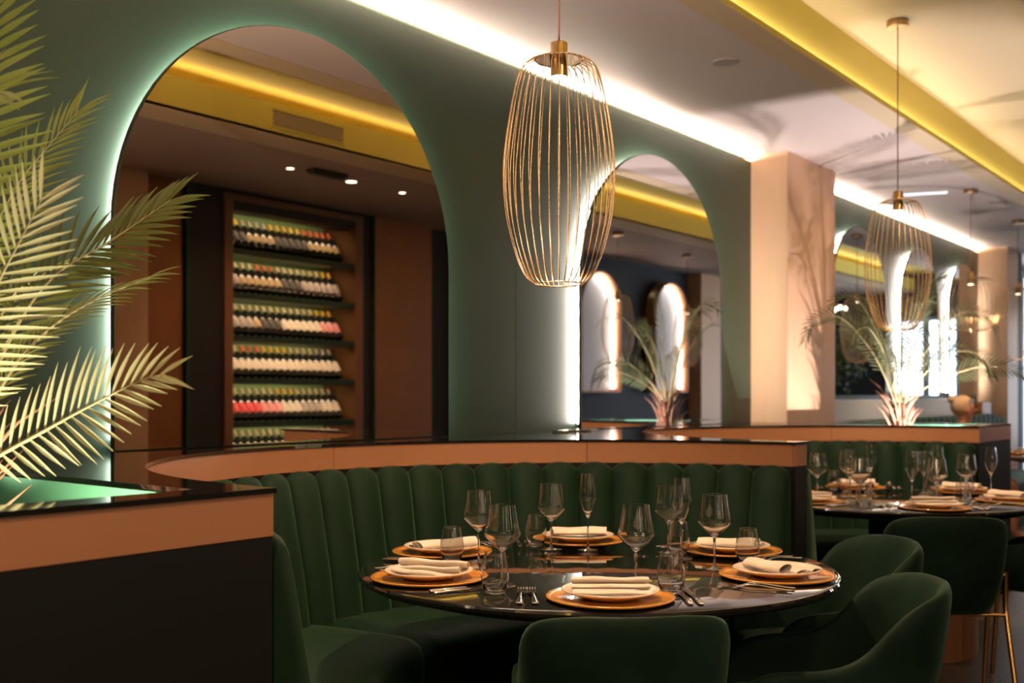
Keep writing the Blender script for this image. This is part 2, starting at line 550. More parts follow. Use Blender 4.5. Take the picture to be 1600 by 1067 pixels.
# lit arched niches on the opposite wall (seen in the second mirror)
def niche(x0, x1, z0, top, label):
    cx, hw = (x0 + x1) / 2, (x1 - x0) / 2
    t = thing('arched_niche', label, 'wall niche', (cx, -0.685, z0), 0, 'lit arched niches on the opposite wall')
    P = arch_pts(0, hw, 0, top - z0, 28)
    bm = B()
    bm.faces.new([bm.verts.new((p[0], 0.01, p[1])) for p in P])
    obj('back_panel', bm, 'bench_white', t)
    bm = B()
    for i in range(len(P)):
        a, b = P[i], P[(i + 1) % len(P)]
        bm.faces.new([bm.verts.new((a[0], 0.0, a[1])), bm.verts.new((b[0], 0.0, b[1])),
                      bm.verts.new((b[0], 0.16, b[1])), bm.verts.new((a[0], 0.16, a[1]))])
    o = obj('copper_rim', bm, 'copper_panel', t, recalc=False)
    s = o.modifiers.new('solid', 'SOLIDIFY'); s.thickness = 0.02
    bm = B()
    Q = arch_pts(0, hw, 0, top - z0, 28, 0.03)[:16]
    for i in range(len(Q) - 1):
        a, b = Q[i], Q[i + 1]
        bm.faces.new([bm.verts.new((a[0], 0.03, a[1])), bm.verts.new((b[0], 0.03, b[1])),
                      bm.verts.new((b[0], 0.09, b[1])), bm.verts.new((a[0], 0.09, a[1]))])
    obj('light_strip', bm, 'led_warm', t, recalc=False)
niche(10.72, 11.57, 1.33, 2.74, 'lit arched niche at the left edge of the second mirror reflection')
niche(12.46, 13.30, 1.33, 2.74, 'lit arched niche behind the palm in the second mirror reflection')

# ------------------------------------------------------------------ counter slab over booths and planters
SZ0, SZ1 = 1.0735, 1.084
B1X, B2X, BY, BR, BR2 = 2.84, 5.647, 1.74, 1.345, 1.33
outline = [(0.55, 1.715), (B1X - BR, 1.715)]
a1 = arc(B1X, BY, BR, 180, 0, 64)
outline += a1
outline += [(B1X + BR, 1.725), (4.317, 1.725)]
outline += arc(B2X, BY, BR2, 180, 0, 64)
outline += [(B2X + BR2, 1.725), (7.79, 1.725), (7.79, 3.28), (0.55, 3.28)]
hole1 = [(0.68, 1.815), (1.368, 1.815), (1.44, 2.86), (0.68, 2.86)]
hole2 = [(7.08, 1.86), (7.68, 1.86), (7.68, 2.72), (7.08, 2.72)]
slab = B()
add_prism(slab, outline, SZ0, SZ1, [hole1, hole2])
so = obj('counter_slab', slab, 'black_slab')
tag(so, 'glossy black counter slab running over the booth backs and planters', 'counter')

def booth_wall(cx, r, xend0, xend1, label):
    t = thing('booth_partition', label, 'partition', (cx, BY, 0), 0, 'curved booth partitions under the black slab')
    rr = r + 0.006
    path = [(x - cx, y - BY) for x, y in arc(cx, BY, rr, 180, 0, 64)]
    # the band faces the booth; joints every few panels
    bm = B()
    k = 0
    for (i0, i1) in ((0, 17), (17, 34), (34, 51), (51, 64)):
        seg = path[i0:i1 + 1]
        if i1 < 64:                        # leave a hairline joint
            a, b = Vector(seg[-2]), Vector(seg[-1])
            seg = seg[:-1] + [tuple(b + (a - b).normalized() * 0.0022)]
        add_ribbon(bm, seg, 0.022, 0.986, SZ0)
    obj('copper_band', bm, 'copper_panel', t, smooth=True, sharp=30)
    bm = B()
    add_ribbon(bm, path, 0.03, 0.0, 0.984)
    obj('back_panel', bm, 'black_panel', t, smooth=True, sharp=30)
    return t
t1 = booth_wall(B1X, BR, 0, 0, 'curved copper-topped partition wrapping the front booth sofa')
t2 = booth_wall(B2X, BR2, 0, 0, 'curved copper-topped partition wrapping the second booth sofa')
# the thin arm between the two booths
arm = thing('partition_arm', 'thin dark partition end with copper top between the two booths', 'partition', (4.26, 1.73, 0))
boxo('copper_cap', (-0.063, 0.002, 0.986), (0.052, 0.06, SZ0), 'copper_panel', arm, 0.001)
boxo('end_panel', (-0.063, 0.004, 0.0), (0.052, 0.06, 0.984), 'black_panel', arm, 0.001)

def planter(x0, x1, hole, label, name='planter_box'):
    t = thing(name, label, 'planter', ((x0 + x1) / 2, 2.3, 0))
    ox, oy = (x0 + x1) / 2, 2.3
    def L(p): return (p[0] - ox, p[1] - oy, p[2])
    boxo('copper_band', L((x0, 1.723, 0.986)), L((x1 - 0.002, 1.745, SZ0)), 'copper_panel', t, 0.001)
    boxo('front_panel', L((x0, 1.725, 0.0)), L((x1 - 0.004, 1.745, 0.984)), 'black_panel', t, 0.001)
    bm = B()
    H = [(p[0] - ox, p[1] - oy) for p in hole]
    n = len(H)
    for i in range(n):
        a, b = H[i], H[(i + 1) % n]
        bm.faces.new([bm.verts.new((a[0], a[1], 0.60)), bm.verts.new((b[0], b[1], 0.60)),
                      bm.verts.new((b[0], b[1], SZ0 - 0.001)), bm.verts.new((a[0], a[1], SZ0 - 0.001))])
    o = obj('green_liner', bm, 'liner_green', t, recalc=False)
    s = o.modifiers.new('solid', 'SOLIDIFY'); s.thickness = 0.012; s.offset = -1
    bm = B()
    add_prism(bm, H, 0.55, 0.80)
    obj('soil', bm, 'soil', t)
    return t
planter(0.55, B1X - BR, hole1, 'built-in planter with copper band and green liner at the near left')
pl2 = planter(B2X + BR2 + 0.004, 7.79, hole2, 'built-in planter with copper band at the end of the second booth')
boxo('end_panel', (7.772 - pl2.location.x, 1.75 - 2.3, 0.0), (7.785 - pl2.location.x, 3.02 - 2.3, SZ0), 'black_panel', pl2)
bx = thing('cable_box', 'flat silver light driver lying on the slab against the green wall', 'light driver', (4.72, 3.14, SZ1), 0.0)
boxo('casing_and_patch_rim', (-0.17, -0.022, 0.0005), (0.13, 0.022, 0.012), 'steel', bx, 0.002)
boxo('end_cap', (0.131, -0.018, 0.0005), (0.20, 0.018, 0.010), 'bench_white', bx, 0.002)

# ------------------------------------------------------------------ channel-tufted booth sofas
def make_sofa(cx, label):
    t = thing('booth_sofa', label, 'sofa', (cx, BY, 0), 0, 'channel-tufted velvet booth sofas')
    n = 28
    def rin(z):
        if z > 0.62:
            return 1.285 - (0.985 - z) / 0.365 * 0.075
        return 1.21 - (0.62 - z) / 0.2 * 0.03
    w = 180.0 / n
    for i in range(n):
        ac = math.radians(w * (i + 0.5))
        hwid = math.radians(w * 0.5) * 0.992
        secs = []
        nu = 10
        for j in range(nu + 1):
            u = -1 + 2 * j / nu
            bul = (1 - abs(u) ** 2.6)
            a = ac + hwid * u
            zt = 0.962 + 0.030 * bul
            prof = []
            prof.append((1.332, 0.40))
            prof.append((1.332, zt - 0.03))
            prof.append((1.325, zt - 0.008))
            prof.append((1.315, zt))
            prof.append((1.302 - 0.004 * bul, zt - 0.002))
            d = 0.030 * bul
            for z, e in ((zt - 0.012, 0.6), (zt - 0.035, 0.9), (0.86, 1.0), (0.74, 1.0), (0.62, 1.0), (0.50, 1.0), (0.40, 1.0)):
                prof.append((rin(z) + 0.012 - d * e + (0.012 * (1 - e)), z))
            secs.append([(r * math.cos(a), r * math.sin(a), z) for r, z in prof])
        bm = B()
        add_loft(bm, secs)
        obj('back_channel', bm, 'velvet_sofa', t, smooth=True, sharp=50)
    # seat in three cushions, seat skirt and plinth
    for (a0, a1) in ((93.6, 179.6), (0.4, 93.0)):
        secs = []
        m = 36
        for k in range(m + 1):
            s = k / m
            a = math.radians(a0 + (a1 - a0) * s)
            e = min(s, 1 - s) * (a1 - a0) * PI / 180 * 0.8     # distance to the cushion end
            q = 1.0 if e > 0.05 else math.sqrt(max(0.0, 1 - (1 - e / 0.05) ** 2))
            h = 0.455 - 0.045 * (1 - q)
            r0 = 0.70 + 0.045 * (1 - q)
            prof = [(1.19, 0.27), (1.19, h), (1.10, h + 0.004), (r0 + 0.10, h + 0.003), (r0 + 0.05, h - 0.004), (r0 + 0.018, h - 0.022),
                    (r0 + 0.003, h - 0.05), (r0, h - 0.09), (r0 + 0.004, 0.29), (r0 + 0.02, 0.27)]
            secs.append([(r * math.cos(a), r * math.sin(a), z) for r, z in prof])
        bm = B()
        add_loft(bm, secs)
        obj('seat_cushion', bm, 'velvet_sofa', t, smooth=True, sharp=60)
    bm = B()
    add_ribbon(bm, [(x, y) for x, y in arc(0, 0, 0.78, 180, 0, 48)], 0.42, 0.0, 0.269)
    obj('plinth', bm, 'black_panel', t, smooth=True, sharp=40)
    return t
sofa = make_sofa(B1X, 'green velvet channel-backed curved booth sofa around the front table')
s2 = dup(sofa, (B2X, BY, 0), 0, 'green velvet channel-backed curved booth sofa around the second table')
s2.scale = (BR2 / BR, BR2 / BR, 1)

# straight bench with a white back panel beyond the second planter
bench = thing('wall_bench', 'green velvet bench with white back panel under the narrow mirrors', 'bench', (10.6, 2.9, 0))
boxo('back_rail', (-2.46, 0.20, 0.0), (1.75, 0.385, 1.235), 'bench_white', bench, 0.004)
boxo('corner_panel', (1.76, 0.12, 0.0), (2.12, 0.385, 1.20), 'copper_dark', bench, 0.004)
boxo('seat', (-2.46, -0.45, 0.0), (2.55, 0.10, 0.45), 'velvet_sofa', bench, 0.03)
for i in range(26):
    x0 = -2.46 + i * 0.19
    boxo('back_channel', (x0, 0.05, 0.40), (x0 + 0.188, 0.198 if i < 22 else 0.118, 1.075 if i < 24 else 1.04), 'velvet_sofa', bench, 0.022)

# ------------------------------------------------------------------ tables
def make_table(x, y, label):
    t = thing('round_table', label, 'table', (x, y, 0), 0, 'round black glass dining tables')
    bm = B()
    R = 0.72
    add_lathe(bm, [(0, 0.75), (R - 0.012, 0.75), (R - 0.004, 0.747), (R, 0.741), (R, 0.733), (R - 0.005, 0.727), (R - 0.02, 0.724), (0, 0.724)], 128)
    obj('table_top', bm, 'black_table', t, smooth=True, sharp=30)
    bm = B()
    add_lathe(bm, [(0, 0.722), (0.62, 0.722), (0.62, 0.70), (0.12, 0.68), (0.12, 0.281), (0, 0.281)], 64)
    obj('under_frame', bm, 'cabinet_black', t, smooth=True, sharp=30)
    bm = B()
    add_lathe(bm, [(0, 0.28), (0.39, 0.28), (0.40, 0.27), (0.40, 0.0), (0, 0.0)], 64)
    obj('drum_base', bm, 'copper_panel', t, smooth=True, sharp=30)
    return t
T1, T2, T3 = (2.84, 1.81), (5.65, 1.81), (10.55, 1.72)
tab = make_table(T1[0], T1[1], 'round glossy black table laid for dinner in the front booth')
dup(tab, (T2[0], T2[1], 0), 0, 'round glossy black table laid for dinner in the second booth')
dup(tab, (T3[0], T3[1], 0), 0, 'round table by the far bench, partly cut off at the right edge')

# ------------------------------------------------------------------ prototypes of the tableware
def proto_charger():
    bm = B()
    add_lathe(bm, [(0, 0.0), (0.10, 0.0), (0.155, 0.003), (0.163, 0.007), (0.165, 0.010), (0.163, 0.0125), (0.152, 0.008), (0.10, 0.005), (0, 0.005)], 72)
    return obj('charger_plate', bm, 'amber_glass', smooth=True)
def proto_plate():
    bm = B()
    add_lathe(bm, [(0, 0.0), (0.062, 0.0), (0.070, 0.002), (0.098, 0.012), (0.118, 0.018), (0.124, 0.021), (0.1255, 0.0235), (0.123, 0.025),
                   (0.114, 0.0225), (0.090, 0.014), (0.082, 0.010), (0, 0.009)], 72)
    return obj('dinner_plate', bm, 'porcelain', smooth=True)

def proto_napkin(kind):
    """three stepped folds, each a flattened loop of cloth running along x"""
    bm = B()
    rnd = random.Random(kind * 13 + 5)
    L = 0.092
    folds = ((-0.046, 0.0, 0.025, 0.012), (-0.002, 0.001, 0.026, 0.014), (0.044, 0.002, 0.034, 0.022)) if kind else ((-0.033, 0.0, 0.032, 0.010), (0.000, 0.004, 0.034, 0.012), (0.030, 0.009, 0.040, 0.018))
    for fi, (yc, zb, wd, ht) in enumerate(folds):
        secs = []
        n = 14
        for k in range(n + 1):
            s = -1 + 2 * k / n
            skew = (0.0, 0.016, -0.014)[kind % 3] * s * (fi - 1)
            wav = 0.0016 * math.sin(5 * s + fi * 1.7 + kind)
            puff = 1 + (0.25 if kind else 0.08) * (s if fi % 2 else -s) * 0.7
            loop = []
            m = 14
            for q in range(m):
                a = 2 * PI * q / m
                cy = math.cos(a)
                loop.append((s * L + 0.004 * (1 - cy) * (1 if s > 0 else -1), yc + skew + cy * wd * 0.62,
                             0.0005 + zb + wav * (0.5 + 0.5 * math.sin(a)) + ht * puff * (0.5 + 0.5 * math.sin(a)) + 0.003 * (1 - cy) * fi))
            secs.append([Vector(p) for p in loop])
        outer = secs
        inner = []
        for sct in secs:
            c = sum(sct, Vector()) / len(sct)
            inner.append([c + (p - c) * 0.86 for p in sct])
        R = [[bm.verts.new(p) for p in s] for s in outer]
        Q = [[bm.verts.new(p) for p in s] for s in inner]
        m = len(R[0])
        for i in range(n):
            for k in range(m):
                j = (k + 1) % m
                bm.faces.new((R[i][k], R[i][j], R[i + 1][j], R[i + 1][k]))
                bm.faces.new((Q[i][k], Q[i + 1][k], Q[i + 1][j], Q[i][j]))
        for k in range(m):
            j = (k + 1) % m
            bm.faces.new((R[0][k], Q[0][k], Q[0][j], R[0][j]))
            bm.faces.new((R[n][k], R[n][j], Q[n][j], Q[n][k]))
    return obj('folded_napkin', bm, 'linen', smooth=True, sharp=60)

def strip_loft(bm, pts):
    """pts: (y, z, halfwidth, halfthick) along y -> a smooth bar"""
    secs = []
    for (y, z, hw, ht) in pts:
        secs.append([(hw * math.cos(a) , y, z + ht * math.sin(a)) for a in [2 * PI * k / 10 for k in range(10)]])
    add_loft(bm, secs)

def proto_fork():
    t = thing('fork', 'fork', 'fork')
    bm = B()
    strip_loft(bm, [(-0.100, 0.006, 0.002, 0.001), (-0.098, 0.006, 0.0085, 0.0018), (-0.085, 0.006, 0.0095, 0.002), (-0.05, 0.009, 0.006, 0.002),
                    (-0.01, 0.013, 0.0032, 0.0019), (0.02, 0.013, 0.003, 0.0019), (0.035, 0.009, 0.006, 0.0015), (0.047, 0.005, 0.0125, 0.0012), (0.058, 0.004, 0.0125, 0.0011)])
    obj('handle', bm, 'steel', t, smooth=True, sharp=60)
    bm = B()
    for k in range(4):
        x = -0.0102 + k * 0.0068
        secs = []
        for (y, z, s) in ((0.056, 0.004, 1), (0.075, 0.0042, 1), (0.090, 0.007, 0.8), (0.100, 0.011, 0.45)):
            secs.append([(x - 0.0018 * s, y, z - 0.0008), (x + 0.0018 * s, y, z - 0.0008), (x + 0.0018 * s, y, z + 0.0008), (x - 0.0018 * s, y, z + 0.0008)])
        add_loft(bm, secs)
    obj('tines', bm, 'steel', t)
    return t
def proto_knife():
    t = thing('knife', 'knife', 'knife')
    bm = B()
    strip_loft(bm, [(-0.110, 0.005, 0.003, 0.002), (-0.108, 0.005, 0.0075, 0.004), (-0.06, 0.005, 0.0078, 0.0045), (-0.005, 0.005, 0.006, 0.0036), (0.0, 0.005, 0.005, 0.003)])
    obj('handle', bm, 'steel', t, smooth=True, sharp=60)
    bm = B()
    secs = []
    for (y, w0, w1) in ((0.0, -0.005, 0.005), (0.03, -0.008, 0.006), (0.08, -0.009, 0.006), (0.100, -0.007, 0.006), (0.112, 0.002, 0.0055)):
        secs.append([(w0, y, 0.0042), (w1, y, 0.0036), (w1, y, 0.0062), (w0, y, 0.0048)])
    add_loft(bm, secs)
    obj('blade', bm, 'steel', t)
    return t

def proto_wine():
    t = thing('wine_glass', 'wine glass', 'wine glass')
    outer = [(0.0365, 0.2228), (0.0366, 0.2222), (0.0370, 0.220), (0.0415, 0.190), (0.0465, 0.160), (0.0498, 0.143), (0.0490, 0.137), (0.040, 0.126), (0.024, 0.110), (0.011, 0.100), (0.0052, 0.094)]
    inner = [(0.0358, 0.2228), (0.0359, 0.2222), (0.0363, 0.220), (0.0407, 0.190), (0.0457, 0.160), (0.0489, 0.1435), (0.0481, 0.1378), (0.0392, 0.1272), (0.0232, 0.1115), (0.009, 0.1035), (0, 0.1025)]
    bm = B()
    add_lathe(bm, [(0, 0.092)] + list(reversed(outer)) + inner, 48)
    obj('bowl', bm, 'glass', t, smooth=True)
    bm = B()
    add_lathe(bm, [(0, 0.0915), (0.0048, 0.0915), (0.0036, 0.075), (0.0033, 0.03), (0.0042, 0.012), (0.0075, 0.0048), (0, 0.0048)], 16)
    obj('stem', bm, 'glass', t, smooth=True, sharp=70)
    bm = B()
    add_lathe(bm, [(0, 0.0046), (0.010, 0.0042), (0.030, 0.0018), (0.0365, 0.0013), (0.037, 0.0008), (0.0365, 0.0003), (0, 0.0003)], 40)
    obj('foot', bm, 'glass', t, smooth=True)
    return t
def proto_flute():
    t = thing('champagne_flute', 'flute', 'champagne flute')
    outer = [(0.0232, 0.2558), (0.02325, 0.2552), (0.0235, 0.253), (0.0280, 0.214), (0.0318, 0.182), (0.0312, 0.174), (0.0235, 0.152), (0.0145, 0.130), (0.0080, 0.116), (0.0042, 0.108)]
    inner = [(0.0226, 0.2558), (0.02265, 0.2552), (0.0229, 0.253), (0.0273, 0.214), (0.0310, 0.1825), (0.0304, 0.175), (0.0228, 0.153), (0.0137, 0.132), (0.006, 0.120), (0, 0.118)]
    bm = B()
    add_lathe(bm, [(0, 0.106)] + list(reversed(outer)) + inner, 40)
    obj('bowl', bm, 'glass', t, smooth=True)
    bm = B()
    add_lathe(bm, [(0, 0.1055), (0.004, 0.1055), (0.0033, 0.09), (0.0031, 0.03), (0.004, 0.012), (0.007, 0.0048), (0, 0.0048)], 16)
    obj('stem', bm, 'glass', t, smooth=True, sharp=70)
    bm = B()
    add_lathe(bm, [(0, 0.0046), (0.010, 0.0042), (0.028, 0.0018), (0.0335, 0.0013), (0.034, 0.0008), (0.0335, 0.0003), (0, 0.0003)], 40)
    obj('foot', bm, 'glass', t, smooth=True)
    return t
def proto_tumbler():
    bm = B()
    add_lathe(bm, [(0, 0.0004), (0.018, 0.0004), (0.0235, 0.0025), (0.031, 0.016), (0.0362, 0.035), (0.0372, 0.045), (0.036, 0.062), (0.0315, 0.088), (0.0276, 0.1072), (0.02725, 0.1088), (0.0272, 0.1095), (0.0264, 0.1095), (0.02645, 0.1088), (0.0268, 0.1072),
                   (0.0306, 0.088), (0.0350, 0.062), (0.0362, 0.045), (0.0350, 0.035), (0.0296, 0.018), (0.020, 0.0085), (0, 0.0075)], 48)
    return obj('stemless_glass', bm, 'glass', smooth=True)

P_charger, P_plate = proto_charger(), proto_plate()
P_nap = [proto_napkin(k) for k in range(3)]
P_fork, P_knife = proto_fork(), proto_knife()
P_wine, P_flute, P_tumb = proto_wine(), proto_flute(), proto_tumbler()
USED = set()

def put(proto, loc, rotz, label, cat, group, rot=None):
    """the first time moves the prototype itself, then copies"""
    if proto.name in USED:
        o = dup(proto, loc, rotz, label, group, rot)
    else:
        USED.add(proto.name)
        o = proto
        o.location = loc
        o.rotation_euler = rot if rot else (0, 0, rotz)
    tag(o, label, cat, group)
    return o

TZ = 0.7502
def place_setting(T, ang, r, where, nap=0, naprot=0.0, tname='', forks=True, knives=True):
    a = math.radians(ang)
    x, y = T[0] + r * math.cos(a), T[1] + r * math.sin(a)
    face = a + PI + -PI / 2          # local +y points to the table centre
    ca, sa = math.cos(face), math.sin(face)
    def W(lx, ly): return (x + lx * ca - ly * sa, y + lx * sa + ly * ca)
    put(P_charger, (x, y, TZ), face, 'amber glass charger plate ' + where, 'charger plate', 'amber charger plates on ' + tname)
    put(P_plate, (x, y, TZ + 0.0054), face, 'cream dinner plate ' + where, 'plate', 'cream dinner plates on ' + tname)
    put(P_nap[nap], (x, y, TZ + 0.0200), face + naprot, 'folded linen napkin ' + where, 'napkin', 'folded napkins on ' + tname)
    if forks:
        for lx, q in ((-0.196, 'outer'), (-0.228, 'far')):
            wx, wy = W(lx, 0.02)
            if math.hypot(wx - T[0], wy - T[1]) < 0.66:
                put(P_fork, (wx, wy, TZ), face + (0.05 if q == 'outer' else -0.04), ('inner steel fork ' if q == 'outer' else 'outer steel fork ') + where, 'fork', 'forks on ' + tname)
    if knives:
        for lx, q in ((0.190, 'a'), (0.216, 'b')):
            wx, wy = W(lx, 0.03)
            if math.hypot(wx - T[0], wy - T[1]) < 0.66:
                put(P_knife, (wx, wy, TZ), face + 0.03, ('inner steel knife ' if q == 'a' else 'outer steel knife ') + where, 'knife', 'knives on ' + tname)

S1 = [(-143.7, 0.555, 'nearest the camera on the front table', 0, 0.0),
      (153.7, 0.55, 'at the left end of the front table', 1, 0.75),
      (98.0, 0.555, 'at the back left of the front table', 2, -0.55),
      (38.9, 0.555, 'at the back centre of the front table', 0, 0.0),
      (-21.4, 0.555, 'at the back right of the front table', 1, 0.5),
      (-76.0, 0.545, 'at the right end of the front table', 2, 0.9)]
for (a, r, wh, nk, nr) in S1:
    place_setting(T1, a, r, wh, nk, nr, 'the front table')
S2 = [(-143.7, 0.555, 'nearest the camera on the second table', 0, 0.0),
      (153.7, 0.55, 'at the left end of the second table', 1, 0.75),
      (98.0, 0.555, 'behind the left place on the second table', 2, -0.3),
      (38.9, 0.555, 'at the back centre of the second table', 0, 0.0),
      (-21.4, 0.555, 'at the back right of the second table', 0, 0.3),
      (-76.0, 0.545, 'at the right end of the second table', 0, 0.9)]
for (a, r, wh, nk, nr) in S2:
    place_setting(T2, a, r, wh, nk, nr, 'the second table')
S3 = [(153.7, 0.55, 'at the left end of the far table', 0, 0.0), (-160.0, 0.55, 'at the near left of the far table', 0, 0.0), (95.0, 0.55, 'at the bench side of the far table', 0, 0.0)]
for (a, r, wh, nk, nr) in S3:
    place_setting(T3, a, r, wh, nk, nr, 'the far table', forks=False, knives=False)

GLASSES = [('wine', 2.70, 2.155, 'before the back left place'), ('wine', 2.388, 1.824, 'before the left place'), ('wine', 3.062, 2.131, 'before the back centre place'),
           ('wine', 2.603, 1.530, 'before the nearest place'), ('wine', 3.235, 1.775, 'before the back right place'), ('wine', 3.015, 1.500, 'before the right place'),
           ('flute', 3.12, 2.02, 'before the back centre plate'), ('flute', 3.141, 1.678, 'before the back right plate'),
           ('tumb', 2.639, 2.214, 'before the back left plate'), ('tumb', 2.285, 1.77, 'before the left plate'), ('tumb', 3.082, 2.21, 'beside the back centre plate'),
           ('tumb', 2.567, 1.402, 'beside the nearest plate'), ('tumb', 3.20, 1.722, 'before the back right plate'), ('tumb', 3.16, 1.46, 'before the right plate')]
GK = {'wine': (P_wine, 'empty wine glass ', 'wine glass', 'wine glasses on '), 'flute': (P_flute, 'slim champagne flute ', 'champagne flute', 'champagne flutes on '),
      'tumb': (P_tumb, 'stemless water glass ', 'water glass', 'stemless glasses on ')}
EXTRA = [('flute', 2.52, 1.62, 'before the nearest plate'), ('flute', 3.17, 1.42, 'before the right plate'), ('flute', 2.55, 1.93, 'before the left plate')]
for dx, tn, lst in ((0.0, 'the front table', GLASSES), (2.81, 'the second table', GLASSES + EXTRA)):
    for k, x, y, wh in lst:
        if dx and k == 'tumb' and wh == 'before the right plate':
            x, y = 3.13, 1.53
        p, a, c, g = GK[k]
        put(p, (x + dx, y, TZ), 0, a + wh + ' on ' + tn, c, g + tn)
for x, y, wh in ((10.15, 1.80, 'at the left'), (10.25, 1.55, 'at the near side'), (10.50, 2.05, 'at the bench side')):
    put(P_wine, (x, y, TZ), 0, 'blurred wine glass ' + wh + ' of the far table', 'wine glass', 'wine glasses on the far table')
# small salt and pepper pots on the second table
for x, y, wh in ((6.02, 2.05, 'nearer the back centre plate'), (6.08, 1.97, 'farther from the back centre plate')):
    bm = B()
    add_lathe(bm, [(0, 0), (0.014, 0), (0.016, 0.004), (0.016, 0.035), (0.012, 0.044), (0.006, 0.048), (0, 0.048)], 24)
    o = obj('pepper_pot', bm, 'steel_dark', smooth=True, sharp=50, loc=(x, y, TZ))
    tag(o, 'small dark shaker ' + wh + ' on the second table', 'shaker', 'shakers on the second table')

# ------------------------------------------------------------------ velvet armchairs
def make_chair():
    t = thing('velvet_armchair', 'chair', 'chair')
    # plan path (back at -y), from right arm tip round the back to the left arm tip
    half = []
    hw, bk, rc = 0.203, -0.210, 0.110
    half.append((0.0, bk - 0.012))
    half.append((0.06, bk - 0.010))
    half.append((hw - rc, bk))
    for k in range(1, 6):
        a = -PI / 2 + (PI / 2) * k / 6
        half.append((hw - rc + rc * math.cos(a), bk + rc + rc * math.sin(a)))
    for k in range(9):
        yy = bk + rc + 0.345 * k / 8
        half.append((hw + 0.012 * math.sin(PI * k / 8), yy))
    half.append((hw - 0.006, bk + rc + 0.362))
    path = [(-x, y) for x, y in reversed(half[1:])] + half
    n = len(path)
    # arclength from the back centre
    s = [0.0] * n
    mid = len(half) - 1
    for i in range(mid + 1, n):
        s[i] = s[i - 1] + math.dist(path[i], path[i - 1])
    for i in range(mid - 1, -1, -1):
        s[i] = s[i + 1] + math.dist(path[i], path[i + 1])
    def rim(d):
        key = [(0, 0.792), (0.10, 0.790), (0.16, 0.781), (0.20, 0.764), (0.24, 0.732), (0.28, 0.683), (0.32, 0.632), (0.37, 0.603), (0.43, 0.592),
               (0.50, 0.590), (0.56, 0.582), (0.60, 0.560), (0.635, 0.50), (0.66, 0.45), (0.70, 0.42)]
        for (a, za), (b, zb) in zip(key, key[1:]):
            if a <= d <= b:
                q = (d - a) / (b - a)
                q = q * q * (3 - 2 * q) * 0.5 + q * 0.5
                return za + (zb - za) * q
        return key[-1][1]
    secs = []
    P = [Vector(p) for p in path]
    for i in range(n):
        tt = (P[min(i + 1, n - 1)] - P[max(i - 1, 0)]).normalized()
        nn = Vector((tt.y, -tt.x))
        if nn.dot(P[i] - Vector((0, 0.05))) < 0:
            nn = -nn
        zr = rim(s[i])
        back = max(0.0, 1 - s[i] / 0.36)
        zb = 0.375
        sec = []
        prof = ((0.0, 0.0), (0.0, 0.35), (0.0, 0.7), (0.0, 0.9), (0.010, 0.975), (0.022, 1.0), (0.036, 0.975), (0.044, 0.9), (0.046, 0.7), (0.048, 0.35), (0.050, 0.0))
        for inn, q in prof:
            z = zb + (zr - zb) * q
            lean = 0.055 * back * max(0, (z - 0.42) / 0.38) + 0.018 * max(0, (z - 0.40) / 0.38)
            low = -0.035 * max(0, (0.46 - z) / 0.085) ** 1.5
            p = P[i] + nn * (0.024 - inn + lean + low)
            sec.append((p.x, p.y, z))
        secs.append(sec)
    bm = B()
    add_loft(bm, secs)
    obj('shell', bm, 'velvet', t, smooth=True, subsurf=1)
    # seat cushion
    bm = B()
    outl = [(x * 0.86, y * 0.86 + 0.012) for x, y in path]
    outl.append((-0.14, 0.262)); outl.insert(0, (0.14, 0.262))
    ring = [(x, y) for x, y in path]
    inn = [(p[0] * 0.87, (p[1] + 0.02) * 0.89 + 0.01) for p in path]
    inn = inn + [(0.10, 0.255), (0.0, 0.262), (-0.10, 0.255)]
    def R(sc_, z): return [(p[0] * sc_, p[1] * sc_, z) for p in inn]
    secs = [R(0.90, 0.37), R(0.985, 0.385), R(1.0, 0.415), R(0.985, 0.448), R(0.93, 0.462), R(0.7, 0.470), R(0.3, 0.474)]
    add_loft(bm, secs)
    obj('seat_cushion', bm, 'velvet', t, smooth=True, subsurf=1)
    # gold tube legs, each with its bracket to the shell
    for sx in (-1, 1):
        bm = B()
        add_tube(bm, [(sx * 0.246, -0.115, 0.545), (sx * 0.246, -0.115, 0.40), (sx * 0.246, -0.122, 0.375), (sx * 0.256, -0.245, 0.0)], 0.0105, 12)
        add_tube(bm, [(sx * 0.240, -0.115, 0.535), (sx * 0.214, -0.115, 0.535)], 0.0085, 10)
        obj('leg', bm, 'gold_leg', t, smooth=True, sharp=50)
        bm = B()
        add_tube(bm, [(sx * 0.246, 0.105, 0.545), (sx * 0.246, 0.105, 0.375), (sx * 0.238, 0.135, 0.0)], 0.0105, 12)
        add_tube(bm, [(sx * 0.240, 0.105, 0.535), (sx * 0.214, 0.105, 0.535)], 0.0085, 10)
        obj('leg', bm, 'gold_leg', t, smooth=True, sharp=50)
    bm = B()
    add_tube(bm, [(-0.246, -0.125, 0.372), (0.246, -0.125, 0.372)], 0.008, 8)
    add_tube(bm, [(-0.246, 0.10, 0.368), (0.246, 0.10, 0.368)], 0.008, 8)
    obj('seat_frame', bm, 'gold_leg', t, smooth=True, sharp=50)
    return t
P_chair = make_chair()
def chair(x, y, T, label, extra=0.0):
    face = math.atan2(T[1] - y, T[0] - x) - PI / 2 + extra
    put(P_chair, (x, y, 0), face, label, 'chair', 'green velvet armchairs at the tables')
chair(2.30, 1.41, T1, 'green velvet armchair with its back to us at the front table', 0.08)
chair(2.845, 1.08, T1, 'green velvet armchair seen from its side at the front table', 0.52)
chair(3.58, 1.37, T1, 'green velvet armchair facing us at the right of the front table', -0.22)
chair(4.80, 1.36, T2, 'green velvet armchair with its back to us and gold legs at the second table', 0.05)
chair(5.56, 1.10, T2, 'green velvet armchair cut off by the right edge of the picture', 0.0)

